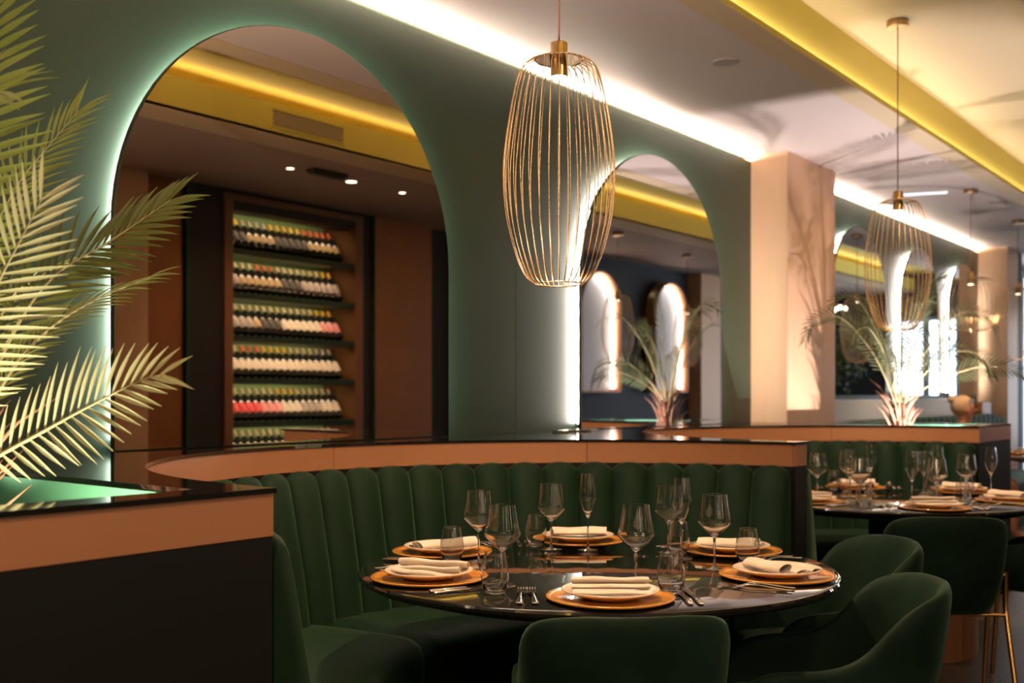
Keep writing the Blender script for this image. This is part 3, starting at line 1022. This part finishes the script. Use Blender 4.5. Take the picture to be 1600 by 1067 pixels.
# ------------------------------------------------------------------ wire cage pendants
def make_pendant(name, profile, nw, label):
    """profile (r, z) from the top ring to the bottom ring, z measured from the cage bottom"""
    t = thing(name, label, 'pendant lamp', (0, 0, 0), 0, 'wire cage pendant lamps')
    # smooth profile through the points
    pr = []
    n = len(profile)
    for i in range(n - 1):
        p0 = Vector(profile[max(i - 1, 0)]); p1 = Vector(profile[i]); p2 = Vector(profile[i + 1]); p3 = Vector(profile[min(i + 2, n - 1)])
        for k in range(5):
            s = k / 5
            pr.append(0.5 * ((2 * p1) + (p2 - p0) * s + (2 * p0 - 5 * p1 + 4 * p2 - p3) * s * s + (3 * p1 - p0 - 3 * p2 + p3) * s ** 3))
    pr.append(Vector(profile[-1]))
    bm = B()
    for k in range(nw):
        a = 2 * PI * (k + 0.3) / nw
        add_tube(bm, [(p[0] * math.cos(a), p[0] * math.sin(a), p[1]) for p in pr], 0.0017, 5)
    for (r, z) in (profile[0], profile[-1]):
        add_tube(bm, [(r * math.cos(2 * PI * i / 48), r * math.sin(2 * PI * i / 48), z) for i in range(48)], 0.0026, 6, closed=True)
    obj('wire_cage', bm, 'brass_wire', t, smooth=True)
    zt = profile[0][1]
    bm = B()
    add_lathe(bm, [(0, zt + 0.052), (0.025, zt + 0.052), (0.026, zt + 0.050), (0.026, zt - 0.052), (0.0245, zt - 0.052), (0.0245, zt - 0.040), (0, zt - 0.040)], 32)
    sk = obj('socket', bm, 'brass', t, smooth=True, sharp=40)
    bm = B()
    add_lathe(bm, [(0, zt - 0.0425), (0.0238, zt - 0.0425), (0.0238, zt - 0.0505), (0, zt - 0.0505)], 24)
    obj('bulb', bm, 'bulb', sk, smooth=True, sharp=40)
    bm = B()
    add_lathe(bm, [(0.026, zt + 0.003), (profile[0][0], zt + 0.003), (profile[0][0], zt), (0.026, zt)], 40)
    obj('top_disc', bm, 'brass', t, smooth=True, sharp=40)
    return t
long_prof = [(0.072, 0.683), (0.100, 0.672), (0.122, 0.640), (0.142, 0.56), (0.162, 0.44), (0.170, 0.34), (0.163, 0.22), (0.138, 0.11), (0.112, 0.042), (0.094, 0.016), (0.074, 0.0)]
globe_prof = [(0.075, 0.43), (0.14, 0.425), (0.205, 0.385), (0.245, 0.31), (0.26, 0.22), (0.25, 0.14), (0.215, 0.07), (0.165, 0.025), (0.12, 0.004), (0.085, 0.0)]
P_pend = make_pendant('pendant_lamp', long_prof, 34, 'p')
P_glob = make_pendant('pendant_lamp', globe_prof, 38, 'g')
def pendant(proto, x, y, zb, ceil, label, watts, height, first):
    zt = height
    if first:
        t = proto
        t.location = (x, y, zb)
        t['label'] = label
    else:
        t = dup(proto, (x, y, zb), 0.3 * x, label)
    bm = B()
    add_tube(bm, [(0, 0, zt + 0.05), (0, 0, ceil - zb - 0.02)], 0.0032, 6)
    obj('cord', bm, 'cord_copper', t, smooth=True)
    bm = B()
    add_lathe(bm, [(0, ceil - zb - 0.001), (0.055, ceil - zb - 0.001), (0.057, ceil - zb - 0.006), (0.057, ceil - zb - 0.030), (0.054, ceil - zb - 0.034), (0, ceil - zb - 0.034)], 32)
    obj('ceiling_rose', bm, 'brass', t, smooth=True, sharp=40)
    lamp('pendant_light', 'SPOT', (x, y, zb + zt - 0.056), watts, WARM, (x, y, 0), spot_size=math.radians(112), spot_blend=0.6, shadow_soft_size=0.02)
    return t
# the copies are made before the cords are added, so each lamp owns one cord of its own length
SPECS = [(P_pend, 2.772, 1.90, 1.61, 3.26, 'large wire cage pendant lamp hanging over the front table', 150, 0.683),
         (P_pend, 5.91, 1.87, 1.62, 3.26, 'tall wire cage pendant lamp hanging over the second table', 130, 0.683),
         (P_glob, 9.45, 2.40, 1.80, CZ, 'wide round wire cage pendant lamp before the far pillar', 60, 0.43),
         (P_pend, 11.40, 2.46, 1.615, CZ, 'tall wire cage pendant lamp cut off by the right edge', 50, 0.683),
         (P_pend, 9.77, 0.53, 1.62, CZ, 'dim wire cage pendant lamp reflected beside the niche in the second mirror', 6, 0.683),
         (P_pend, 11.8, 0.26, 1.62, CZ, 'dim wire cage pendant lamp reflected behind the palm in the second mirror', 6, 0.683)]
roots = []
seen = set()
for s in SPECS:
    if s[0].name in seen:
        roots.append(dup(s[0], (s[1], s[2], s[3]), 0.3 * s[1], s[5]))
    else:
        seen.add(s[0].name)
        roots.append(s[0])
for s, r in zip(SPECS, roots):
    pendant(r, s[1], s[2], s[3], s[4], s[5], s[6], s[7], True)

# ------------------------------------------------------------------ palms
def catmull(P, per=6):
    out = []
    n = len(P)
    for i in range(n - 1):
        p0, p1, p2, p3 = P[max(i - 1, 0)], P[i], P[i + 1], P[min(i + 2, n - 1)]
        for k in range(per):
            s = k / per
            out.append(0.5 * ((2 * p1) + (p2 - p0) * s + (2 * p0 - 5 * p1 + 4 * p2 - p3) * s * s + (3 * p1 - p0 - 3 * p2 + p3) * s ** 3))
    out.append(P[-1])
    return out

def frond(t, base, pts, normal, L, n, m='palm_leaf', start=0.25, open_deg=62, wid=0.0075, droop=0.25, vee=0.2, seed=0, tipL=0.55):
    """rachis through pts; leaflets on both sides in the plane across `normal`"""
    rnd = random.Random(seed)
    Pw = catmull([Vector(p) - Vector(base) for p in pts], 8)
    seglen = [0]
    for i in range(1, len(Pw)):
        seglen.append(seglen[-1] + (Pw[i] - Pw[i - 1]).length)
    tot = seglen[-1]
    def at(s):
        d = s * tot
        for i in range(1, len(Pw)):
            if seglen[i] >= d:
                q = (d - seglen[i - 1]) / max(1e-6, seglen[i] - seglen[i - 1])
                return Pw[i - 1].lerp(Pw[i], q), (Pw[i] - Pw[i - 1]).normalized()
        return Pw[-1], (Pw[-1] - Pw[-2]).normalized()
    bm = B()
    add_tube(bm, Pw, 0.004, 6, radii=[0.0055 * (1 - 0.8 * seglen[i] / tot) for i in range(len(Pw))])
    fr = obj('frond', bm, 'palm_rachis', t, smooth=True)
    bm = B()
    N = Vector(normal).normalized()
    for k in range(n):
        s = start + (1 - start) * (k + 0.5) / n
        for side in (-1, 1):
            p, tg = at(min(0.999, s + (0.006 if side > 0 else 0)))
            sd = tg.cross(N).normalized() * side
            nn = sd.cross(tg).normalized() * side
            u = (s - start) / (1 - start)
            env = (0.55 + 0.9 * u) if u < 0.45 else (0.955 - (u - 0.45) * (0.955 - tipL) / 0.55)
            ll = L * env * rnd.uniform(0.92, 1.06)
            an = math.radians(open_deg * (1 - 0.62 * u ** 1.6) + rnd.uniform(-3, 3))
            d = (tg * math.cos(an) + sd * math.sin(an) + nn * (vee + rnd.uniform(-0.05, 0.05))).normalized()
            across = d.cross(nn).normalized()
            q = p.copy()
            prevs = None
            M_ = 7
            dd = d.copy()
            ww = wid * (0.8 + 0.4 * env)
            for j in range(M_ + 1):
                v = j / M_
                wv = ww * (0.35 + 1.6 * v) if v < 0.35 else ww * (0.91 + 0.09) * (1 - ((v - 0.35) / 0.65) ** 1.7)
                wv = max(wv, 0.0004)
                fold = nn * wv * 0.35
                row = (bm.verts.new(q + across * wv + fold), bm.verts.new(q), bm.verts.new(q - across * wv + fold))
                if prevs:
                    bm.faces.new((prevs[0], prevs[1], row[1], row[0]))
                    bm.faces.new((prevs[1], prevs[2], row[2], row[1]))
                prevs = row
                dd = (dd + Vector((0, 0, -1)) * droop / M_ * (0.6 + v) + tg * 0.02).normalized()
                q = q + dd * ll / M_
    obj('leaflets', bm, m, fr, smooth=True, recalc=False)
    return fr

def trunk(t, h, r, seed=1, nf=46):
    rnd = random.Random(seed)
    bm = B()
    prof = [(0, 0)]
    for k in range(9):
        z = h * k / 8
        prof.append((r * (1.0 + 0.12 * (k % 2) - 0.25 * k / 8), z))
    prof.append((0, h + 0.01))
    add_lathe(bm, prof, 18)
    obj('trunk', bm, 'palm_trunk', t, smooth=True)
    bm = B()
    for k in range(nf):
        a = rnd.uniform(0, 2 * PI)
        z = rnd.uniform(h * 0.25, h)
        L = rnd.uniform(0.06, 0.16)
        rr = r * rnd.uniform(0.85, 1.1)
        sp = rnd.uniform(0.15, 0.6)
        c, s_ = math.cos(a), math.sin(a)
        p0 = Vector((rr * c, rr * s_, z)); p1 = p0 + Vector((c * sp * L, s_ * sp * L, L * 0.7)); p2 = p1 + Vector((c * sp * L * 0.9, s_ * sp * L * 0.9, L * 0.35))
        add_tube(bm, [p0, p1, p2], 0.004, 5, radii=[0.007, 0.004, 0.001])
    obj('fibre', bm, 'palm_fibre', t, smooth=True)

pb = (1.13, 2.32, 0.80)
palm = thing('potted_palm', 'green palm with lit feathery fronds in the near left planter', 'palm', pb)
trunk(palm, 0.33, 0.045, 3)
def V2(p): return p
toward = (-0.62, -0.78, 0.05)
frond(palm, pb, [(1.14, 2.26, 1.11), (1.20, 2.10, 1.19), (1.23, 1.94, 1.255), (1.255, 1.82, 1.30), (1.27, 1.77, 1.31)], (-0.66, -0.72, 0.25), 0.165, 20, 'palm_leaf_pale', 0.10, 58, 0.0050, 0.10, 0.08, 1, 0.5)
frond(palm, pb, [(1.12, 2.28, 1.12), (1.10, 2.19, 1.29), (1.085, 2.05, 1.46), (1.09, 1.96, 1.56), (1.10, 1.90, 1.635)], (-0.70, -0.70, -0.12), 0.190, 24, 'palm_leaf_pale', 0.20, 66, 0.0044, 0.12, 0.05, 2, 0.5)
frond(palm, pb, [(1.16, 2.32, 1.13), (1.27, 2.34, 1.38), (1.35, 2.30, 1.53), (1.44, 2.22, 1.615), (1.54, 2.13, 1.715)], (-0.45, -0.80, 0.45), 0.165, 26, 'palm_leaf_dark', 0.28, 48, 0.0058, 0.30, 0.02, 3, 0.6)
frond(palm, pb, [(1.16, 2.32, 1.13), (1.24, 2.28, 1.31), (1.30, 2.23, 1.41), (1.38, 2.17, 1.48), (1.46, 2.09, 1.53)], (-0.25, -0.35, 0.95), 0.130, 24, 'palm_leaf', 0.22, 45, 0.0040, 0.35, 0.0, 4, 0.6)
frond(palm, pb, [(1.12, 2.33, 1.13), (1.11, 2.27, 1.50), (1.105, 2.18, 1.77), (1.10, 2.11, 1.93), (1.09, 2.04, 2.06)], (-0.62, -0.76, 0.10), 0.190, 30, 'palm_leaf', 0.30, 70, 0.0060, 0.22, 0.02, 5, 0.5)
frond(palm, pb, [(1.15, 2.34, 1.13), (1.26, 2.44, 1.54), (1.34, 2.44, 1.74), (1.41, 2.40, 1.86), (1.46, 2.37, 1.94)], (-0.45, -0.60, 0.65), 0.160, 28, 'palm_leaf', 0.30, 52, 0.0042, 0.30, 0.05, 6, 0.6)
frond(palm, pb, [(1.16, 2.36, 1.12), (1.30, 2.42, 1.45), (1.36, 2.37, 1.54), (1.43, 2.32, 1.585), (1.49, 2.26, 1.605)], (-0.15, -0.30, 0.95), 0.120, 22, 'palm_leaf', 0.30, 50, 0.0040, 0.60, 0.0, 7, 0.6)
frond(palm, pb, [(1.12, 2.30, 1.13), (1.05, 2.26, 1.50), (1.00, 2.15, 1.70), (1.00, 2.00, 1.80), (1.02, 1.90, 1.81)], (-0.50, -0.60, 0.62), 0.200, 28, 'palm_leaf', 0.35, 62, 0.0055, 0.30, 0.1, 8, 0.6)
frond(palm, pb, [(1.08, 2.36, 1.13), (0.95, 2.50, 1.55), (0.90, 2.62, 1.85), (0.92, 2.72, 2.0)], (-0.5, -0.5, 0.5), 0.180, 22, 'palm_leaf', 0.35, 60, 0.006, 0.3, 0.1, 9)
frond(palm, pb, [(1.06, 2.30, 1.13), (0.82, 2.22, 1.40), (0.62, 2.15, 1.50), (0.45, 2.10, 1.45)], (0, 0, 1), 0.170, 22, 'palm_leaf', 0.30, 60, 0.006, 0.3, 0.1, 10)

def auto_palm(base, h, specs, label, seed, leaf='palm_leaf', r=0.05, L=0.15, n=20, wd=0.0065):
    t = thing('potted_palm', label, 'palm', base)
    trunk(t, h, r, seed, 60)
    for k, (az, reach, up, sag) in enumerate(specs):
        a = math.radians(az)
        b = Vector(base) + Vector((0, 0, h))
        d = Vector((math.cos(a), math.sin(a), 0))
        pts = [b + d * r * 0.5, b + d * reach * 0.28 + Vector((0, 0, up * 0.55)), b + d * reach * 0.62 + Vector((0, 0, up * 0.95)),
               b + d * reach * 0.9 + Vector((0, 0, up * (1 - sag * 0.3))), b + d * reach + Vector((0, 0, up * (1 - sag)))]
        side = Vector((-d.y, d.x, 0))
        nrm = (Vector((-0.75, -0.62, 0.25)) + Vector((0, 0, 0.5)) * (k % 3) / 2 + side * (0.15 if k % 2 else -0.15)).normalized()
        frond(t, base, pts, nrm, L, n, leaf, 0.22, 58, wd, 0.14, 0.05, seed * 20 + k)
    return t
auto_palm((7.50, 2.36, 0.80), 0.42, [(-60, 0.60, 0.62, 0.15), (-25, 0.75, 0.42, 0.35), (-100, 0.62, 0.35, 0.5), (-140, 0.55, 0.66, 0.1), (-50, 0.35, 0.85, 0.0),
                                    (170, 0.62, 0.50, 0.25), (130, 0.65, 0.60, 0.3), (95, 0.45, 0.75, 0.1), (50, 0.5, 0.6, 0.2), (-80, 0.8, 0.25, 0.6), (10, 0.55, 0.75, 0.1), (-165, 0.7, 0.3, 0.5)],
          'palm with brown fibrous trunk in the planter beyond the second booth', 11, 'palm_leaf_far', 0.055, 0.14, 30, 0.0038)

# ------------------------------------------------------------------ ceiling fittings and a patch of light
def disc(name, x, y, z, r, m, label, cat):
    t = thing(name, label, cat, (x, y, z))
    bm = B()
    add_lathe(bm, [(0, -0.006), (r * 0.93, -0.006), (r * 0.93, -0.001), (0, -0.001)], 40)
    obj('grille', bm, m, t, smooth=True, sharp=40)
    bm = B()
    add_lathe(bm, [(r * 0.935, -0.0005), (r * 0.935, -0.008), (r * 0.98, -0.008), (r, -0.004), (r, -0.0005)], 40, closed=True)
    obj('rim', bm, 'speaker_grille' if m != 'downlight_glow' else 'dark_bronze', t, smooth=True, sharp=40)
    return t
disc('ceiling_speaker', 5.09, 2.47, CZ, 0.066, 'speaker_grille', 'round ceiling speaker beside the yellow trough, left of the second lamp cord', 'speaker')
disc('ceiling_speaker', 10.2, 2.36, CZ, 0.075, 'speaker_grille', 'small round ceiling speaker near the globe pendant lamp', 'speaker')
for x, wh in ((5.53, 'left'), (6.16, 'middle'), (6.75, 'right')):
    t = disc('recessed_downlight', x, 0.29, CZ, 0.045 if wh == 'middle' else 0.03, 'downlight_glow', wh + ' one of three lit ceiling downlights reflected above the wine cabinet', 'downlight')
    t['group'] = 'downlights over the wine cabinet'
tl = thing('ceiling_light_patch', 'slim bright patch of light on the ceiling right of the second lamp', 'light patch', (9.38, 2.74, CZ), 0.3)  # light spot thrown on the ceiling, built as a thin glowing slab
boxo('patch_face', (-0.035, -0.17, -0.012), (0.035, 0.17, -0.001), mat('patch_glow', (1, 1, 1), 0.5, emit=(0.85, 0.92, 1.0), estr=1.0).name, tl, 0.003)
boxo('casing_and_patch_rim', (-0.045, -0.18, -0.005), (0.045, 0.18, -0.0005), 'bench_white', tl, 0.001)
cas = thing('ceiling_vent', 'dark ceiling air unit reflected above the wine cabinet', 'ceiling vent', (5.80, 0.40, CZ))
boxo('housing', (-0.17, -0.05, -0.03), (0.17, 0.05, 0.0), 'cabinet_black', cas, 0.008)
boxo('flap', (-0.15, -0.04, -0.042), (0.15, 0.03, -0.031), 'dark_bronze', cas, 0.003)
# slatted vent in the yellow trough edge, reflected in the near mirror
vt = thing('air_vent', 'slatted air vent in the yellow ceiling trough reflected in the large mirror', 'air vent', (5.05, 1.003, 3.06))
boxo('backing', (-0.31, 0.0, -0.05), (0.31, 0.004, 0.05), 'cabinet_black', vt)
bm = B()
for k in range(30):
    x = -0.30 + k * 0.0205
    add_box(bm, (x, 0.0045, -0.045), (x + 0.006, 0.012, 0.045))
obj('slats', bm, 'soffit_paint', vt)
bm = B()
for lo, hi in (((-0.33, 0.0, 0.0505), (0.33, 0.014, 0.062)), ((-0.33, 0.0, -0.062), (0.33, 0.014, -0.0505)), ((-0.33, 0.0, -0.05), (-0.312, 0.014, 0.05)), ((0.312, 0.0, -0.05), (0.33, 0.014, 0.05))):
    add_box(bm, lo, hi)
obj('frame', bm, 'yellow_paint', vt)

# ------------------------------------------------------------------ wine cabinet on the opposite side (seen in the large mirror)
cab = thing('wine_cabinet', 'tall copper-framed wine display cabinet with green back, seen in the large mirror', 'cabinet', (6.45, -0.70, 0))
X0, X1 = 5.72 - 6.45, 7.30 - 6.45
boxo('side_panel', (X0, -0.42, 0), (X0 + 0.085, 0.0, 2.86), 'cabinet_wood', cab, 0.003)
boxo('side_panel', (X1 - 0.10, -0.42, 0), (X1, 0.0, 2.86), 'cabinet_wood', cab, 0.003)
boxo('top_panel', (X0, -0.42, 2.862), (X1, 0.0, 2.915), 'cabinet_wood', cab, 0.003)
boxo('back_board', (X0 + 0.086, -0.44, 0), (X1 - 0.101, -0.421, 2.86), 'cabinet_green', cab)
boxo('header', (X0 + 0.087, -0.20, 2.79), (X1 - 0.102, -0.005, 2.86), 'cabinet_black', cab)
SH = [0.70, 1.055, 1.415, 1.765, 2.115, 2.475]
for z in SH:
    boxo('shelf', (X0 + 0.087, -0.40, z - 0.05), (X1 - 0.102, -0.008, z), 'shelf_green', cab, 0.003)
    lamp('shelf_light', 'AREA', (6.42, -0.76, z + 0.285), 3.0, (1.0, 0.80, 0.52), (6.42, -1.02, z), shape='RECTANGLE', size=1.25, size_y=0.02)
sr = thing('cabinet_surround', 'dark panelled recess around the wine cabinet, seen in the large mirror', 'wall panelling', (6.45, -0.70, 0))
boxo('side_jamb', (X0 - 0.33, -0.5, 0), (X0 - 0.005, -0.02, CZ - 0.004), 'cabinet_black', sr)
boxo('side_jamb', (X1 + 0.005, -0.5, 0), (X1 + 0.13, -0.02, CZ - 0.004), 'cabinet_black', sr)
boxo('header_panel', (X0 - 0.004, -0.5, 2.92), (X1 + 0.004, -0.02, CZ - 0.004), 'cabinet_black', sr)
boxo('curtain', (X0 - 0.37, -0.5, 0), (X0 - 0.333, 0.0, CZ - 0.004), 'curtain_green', sr)
boxo('curtain', (X1 + 0.135, -0.5, 0), (X1 + 0.16, 0.0, CZ - 0.004), 'curtain_green', sr)
boxo('wall_front_panel', (4.98, -0.95, 0), (5.34, -0.74, CZ), 'copper_dark', st=True)
boxo('wall_front_panel', (4.30, -0.95, 0), (4.975, -0.66, CZ), 'pillar_peach', st=True)
boxo('wall_front_panel', (7.465, -0.95, 0), (8.28, -0.72, CZ), 'copper_dark', st=True)
boxo('wall_front_panel', (8.29, -0.95, 0), (8.9, -0.85, CZ), 'cabinet_black', st=True)

def make_bottle(cap, lab):
    t = thing('wine_bottle', 'b', 'bottle')
    bm = B()
    add_lathe(bm, [(0, 0), (0.034, 0), (0.0365, 0.004), (0.0365, 0.185), (0.034, 0.200), (0.022, 0.222), (0.0145, 0.238), (0.0135, 0.245), (0, 0.245)], 18)
    obj('bottle_body', bm, 'bottle_glass', t, smooth=True, sharp=50)
    bm = B()
    add_lathe(bm, [(0.0142, 0.240), (0.0150, 0.243), (0.0152, 0.300), (0, 0.302)], 14)
    obj('capsule', bm, cap, t, smooth=True, sharp=50)
    bm = B()
    z0, z1 = (0.05, 0.145) if lab != 'lab_tan' else (0.06, 0.13)
    add_lathe(bm, [(0.0366, z0), (0.0371, z0), (0.0371, z1), (0.0366, z1)], 20)
    obj('paper_label', bm, lab, t, smooth=True, sharp=50)
    return t
protos = {}
CN = {'cap_gold': 'yellow', 'cap_cream': 'cream', 'cap_grey': 'grey', 'cap_red': 'red', 'cap_dark': 'dark'}
LN = {'lab_white': 'white', 'lab_tan': 'tan', 'lab_grey': 'grey', 'lab_red': 'red', 'lab_pink': 'pink', 'lab_dark': 'black'}
RN = ['lowest visible', 'second lowest', 'third lowest', 'third highest', 'second highest', 'top']
rows = [
    [('cap_cream', 'lab_white', 17)],
    [('cap_cream', 'lab_white', 1), ('cap_cream', 'lab_red', 4), ('cap_cream', 'lab_pink', 3), ('cap_gold', 'lab_white', 3), ('cap_cream', 'lab_grey', 3), ('cap_cream', 'lab_white', 3)],
    [('cap_cream', 'lab_white', 3), ('cap_red', 'lab_white', 3), ('cap_gold', 'lab_white', 4), ('cap_cream', 'lab_white', 4), ('cap_grey', 'lab_white', 3)],
    [('cap_cream', 'lab_grey', 4), ('cap_cream', 'lab_tan', 1), ('cap_cream', 'lab_dark', 3), ('cap_cream', 'lab_white', 6), ('cap_gold', 'lab_pink', 3)],
    [('cap_grey', 'lab_grey', 2), ('cap_cream', 'lab_tan', 3), ('cap_red', 'lab_tan', 3), ('cap_cream', 'lab_dark', 3), ('cap_cream', 'lab_grey', 4), ('cap_gold', 'lab_grey', 2)],
    [('cap_gold', 'lab_dark', 3), ('cap_grey', 'lab_tan', 4), ('cap_gold', 'lab_dark', 5), ('cap_red', 'lab_tan', 5)]]
for ri, row in enumerate(rows):
    z = SH[ri]
    seq = [(c, l) for c, l, n in row for _ in range(n)]
    for k, (c, l) in enumerate(seq):
        x = 5.72 + 0.128 + k * 0.0765
        lab = 'wine bottle with %s capsule and %s label on the %s shelf of the cabinet' % (CN[c], LN[l], RN[ri])
        grp = 'bottles with %s capsule and %s label on the %s shelf' % (CN[c], LN[l], RN[ri])
        rot = (math.radians(33), 0, 0)
        loc = (x, -0.775, z + 0.021)
        if (c, l) not in protos:
            p = make_bottle(c, l)
            protos[(c, l)] = p
            p.location = loc
            p.rotation_euler = rot
            tag(p, lab, 'bottle', grp)
        else:
            dup(protos[(c, l)], loc, 0, lab, grp, rot)

# ------------------------------------------------------------------ plants and bulbs by the far end wall (seen in the third mirror)
hp = thing('hanging_plant', 'dark green hanging foliage by the far wall, reflected beside the first pillar', 'plant', (16.9, 0.15, 0))
rnd = random.Random(5)
for nm, mt, c, sp, cnt in (('foliage', 'palm_leaf_dark', (0, -0.1, 2.05), (0.35, 0.55, 0.55), 420), ('pale_foliage', 'palm_leaf_far', (-0.15, 0.1, 1.75), (0.3, 0.45, 0.45), 200)):
    bm = B()
    for _ in range(cnt):
        while True:
            q = Vector((rnd.uniform(-1, 1), rnd.uniform(-1, 1), rnd.uniform(-1, 1)))
            if q.length < 1: break
        p = Vector((c[0] + q.x * sp[0], c[1] + q.y * sp[1], c[2] + q.z * sp[2]))
        d = Vector((rnd.uniform(-1, 1), rnd.uniform(-1, 1), rnd.uniform(-1.2, 0.2))).normalized() * rnd.uniform(0.08, 0.16)
        u = d.cross(Vector((rnd.uniform(-1, 1), rnd.uniform(-1, 1), rnd.uniform(-1, 1)))).normalized() * 0.022
        bm.faces.new([bm.verts.new(p), bm.verts.new(p + d * 0.4 + u), bm.verts.new(p + d), bm.verts.new(p + d * 0.4 - u)])
    obj(nm, bm, mt, hp, recalc=False)
bm = B()
add_tube(bm, [(0, -0.1, CZ), (0, -0.1, 2.5)], 0.01, 6)
obj('hanger', bm, 'dark_bronze', hp)
ch = thing('chandelier', 'small chandelier with round bulbs reflected beside the first pillar', 'chandelier', (16.2, 0.35, 2.62))
bm = B()
add_tube(bm, [(0, 0, CZ - 2.62), (0, 0, 0.0)], 0.008, 6)
add_tube(bm, [(0.22 * math.cos(2 * PI * k / 24), 0.22 * math.sin(2 * PI * k / 24), 0) for k in range(24)], 0.006, 6, closed=True)
add_tube(bm, [(-0.22, 0, 0), (0.22, 0, 0)], 0.006, 6)
obj('ring_frame', bm, 'brass', ch)
for k in range(6):
    bm = B()
    bmesh.ops.create_uvsphere(bm, u_segments=12, v_segments=8, radius=0.03, matrix=Matrix.Translation((0.22 * math.cos(2 * PI * k / 6), 0.22 * math.sin(2 * PI * k / 6), -0.036)))
    obj('bulb', bm, 'bulb', ch, smooth=True)

# ------------------------------------------------------------------ person seated on the far bench
def skin_body(name, verts, edges, radii, m, parent, levels=2, root=0):
    me = bpy.data.meshes.new(name)
    me.from_pydata(verts, edges, [])
    o = bpy.data.objects.new(name, me)
    COL.objects.link(o)
    o.parent = parent
    md = o.modifiers.new('skin', 'SKIN')
    md.use_smooth_shade = True
    for i, r in enumerate(radii):
        me.skin_vertices[0].data[i].radius = (r, r) if not isinstance(r, tuple) else r
        me.skin_vertices[0].data[i].use_root = (i == root)
    s = o.modifiers.new('sub', 'SUBSURF')
    s.levels = levels
    s.render_levels = levels
    me.materials.append(M[m])
    return o
per = thing('person', 'person with blonde hair in a bun seated on the far bench, facing right', 'person', (9.93, 2.62, 0), math.radians(-60))
# local frame: +x is where the person faces
V = [(0, 0, 0.53), (0.0, 0, 0.68), (0.01, 0, 0.84), (0.02, 0, 0.95), (0.03, 0, 1.02), (0.05, 0, 1.08), (0.06, 0, 1.16), (0.06, 0, 1.215),
     (0.02, 0.16, 0.93), (0.04, 0.20, 0.74), (0.24, 0.17, 0.70), (0.30, 0.15, 0.70),
     (0.02, -0.16, 0.93), (0.04, -0.20, 0.74), (0.24, -0.17, 0.70), (0.30, -0.15, 0.70),
     (0.08, 0.09, 0.53), (0.42, 0.10, 0.53), (0.42, 0.10, 0.10), (0.54, 0.10, 0.04),
     (0.08, -0.09, 0.53), (0.42, -0.10, 0.53), (0.42, -0.10, 0.10), (0.54, -0.10, 0.04)]
Ed = [(0, 1), (1, 2), (2, 3), (3, 4), (4, 5), (5, 6), (6, 7), (3, 8), (8, 9), (9, 10), (10, 11), (3, 12), (12, 13), (13, 14), (14, 15),
      (0, 16), (16, 17), (17, 18), (18, 19), (0, 20), (20, 21), (21, 22), (22, 23)]
Ra = [(0.13, 0.11), (0.12, 0.10), (0.13, 0.10), (0.11, 0.08), 0.052, (0.062, 0.06), (0.078, 0.085), (0.06, 0.066),
      0.052, 0.042, 0.032, 0.03, 0.052, 0.042, 0.032, 0.03, 0.085, 0.062, 0.042, 0.036, 0.085, 0.062, 0.042, 0.036]
skin_body('body', V, Ed, Ra, 'skin', per)
bm = B()
bmesh.ops.create_uvsphere(bm, u_segments=24, v_segments=16, radius=1.0)
for v in bm.verts:
    c = v.co
    q = Vector((c.x * 0.100 + 0.030, c.y * 0.090, c.z * 0.096 + 1.178))
    if c.x > 0.35 and c.z < 0.55:
        q.x -= 0.05 * (c.x - 0.2)
    v.co = q
n0 = len(bm.verts)
bmesh.ops.create_uvsphere(bm, u_segments=16, v_segments=10, radius=0.036, matrix=Matrix.Translation((-0.058, 0, 1.235)))
obj('hair', bm, 'hair_blonde', per, smooth=True)
bm = B()
bmesh.ops.create_cone(bm, segments=10, radius1=0.016, radius2=0.004, depth=0.04, cap_ends=True, matrix=Matrix.Translation((0.142, 0, 1.145)) @ Matrix.Rotation(math.radians(65), 4, 'Y'))
obj('nose', bm, 'skin', per, smooth=True)
for sy in (-1, 1):
    bm = B()
    bmesh.ops.create_uvsphere(bm, u_segments=12, v_segments=8, radius=0.009, matrix=Matrix.Translation((0.128, sy * 0.03, 1.172)))
    obj('eye', bm, 'cabinet_black', per, smooth=True)
    bm = B()
    bmesh.ops.create_uvsphere(bm, u_segments=12, v_segments=8, radius=0.02, matrix=Matrix.Translation((0.05, sy * 0.086, 1.145)) @ Matrix.Diagonal((1, 0.4, 1.5, 1)))
    obj('ear', bm, 'skin', per, smooth=True)
    # hand with palm, fingers and thumb resting forward
    bm = B()
    add_box(bm, (0.30, sy * 0.15 - 0.035, 0.69), (0.375, sy * 0.15 + 0.035, 0.712), 0.009)
    for k in range(4):
        yy = sy * 0.15 - 0.027 + k * 0.018
        add_tube(bm, [(0.37, yy, 0.70), (0.40, yy, 0.698), (0.425 - 0.006 * abs(k - 1.5), yy, 0.686)], 0.008, 7, radii=[0.009, 0.008, 0.006])
    add_tube(bm, [(0.32, sy * 0.115, 0.70), (0.345, sy * 0.098, 0.696), (0.37, sy * 0.095, 0.692)], 0.008, 7, radii=[0.011, 0.009, 0.007])
    obj('hand', bm, 'skin', per, smooth=True)
skin_body('top', [(-0.0, 0, 0.56), (0.0, 0, 0.68), (0.01, 0, 0.84), (0.02, 0, 0.93), (0.02, 0.16, 0.925), (0.035, 0.19, 0.80), (0.02, -0.16, 0.925), (0.035, -0.19, 0.80)],
          [(0, 1), (1, 2), (2, 3), (3, 4), (4, 5), (3, 6), (6, 7)], [(0.145, 0.125), (0.135, 0.115), (0.145, 0.115), (0.115, 0.085), 0.062, 0.055, 0.062, 0.055], 'shirt_pink', per)
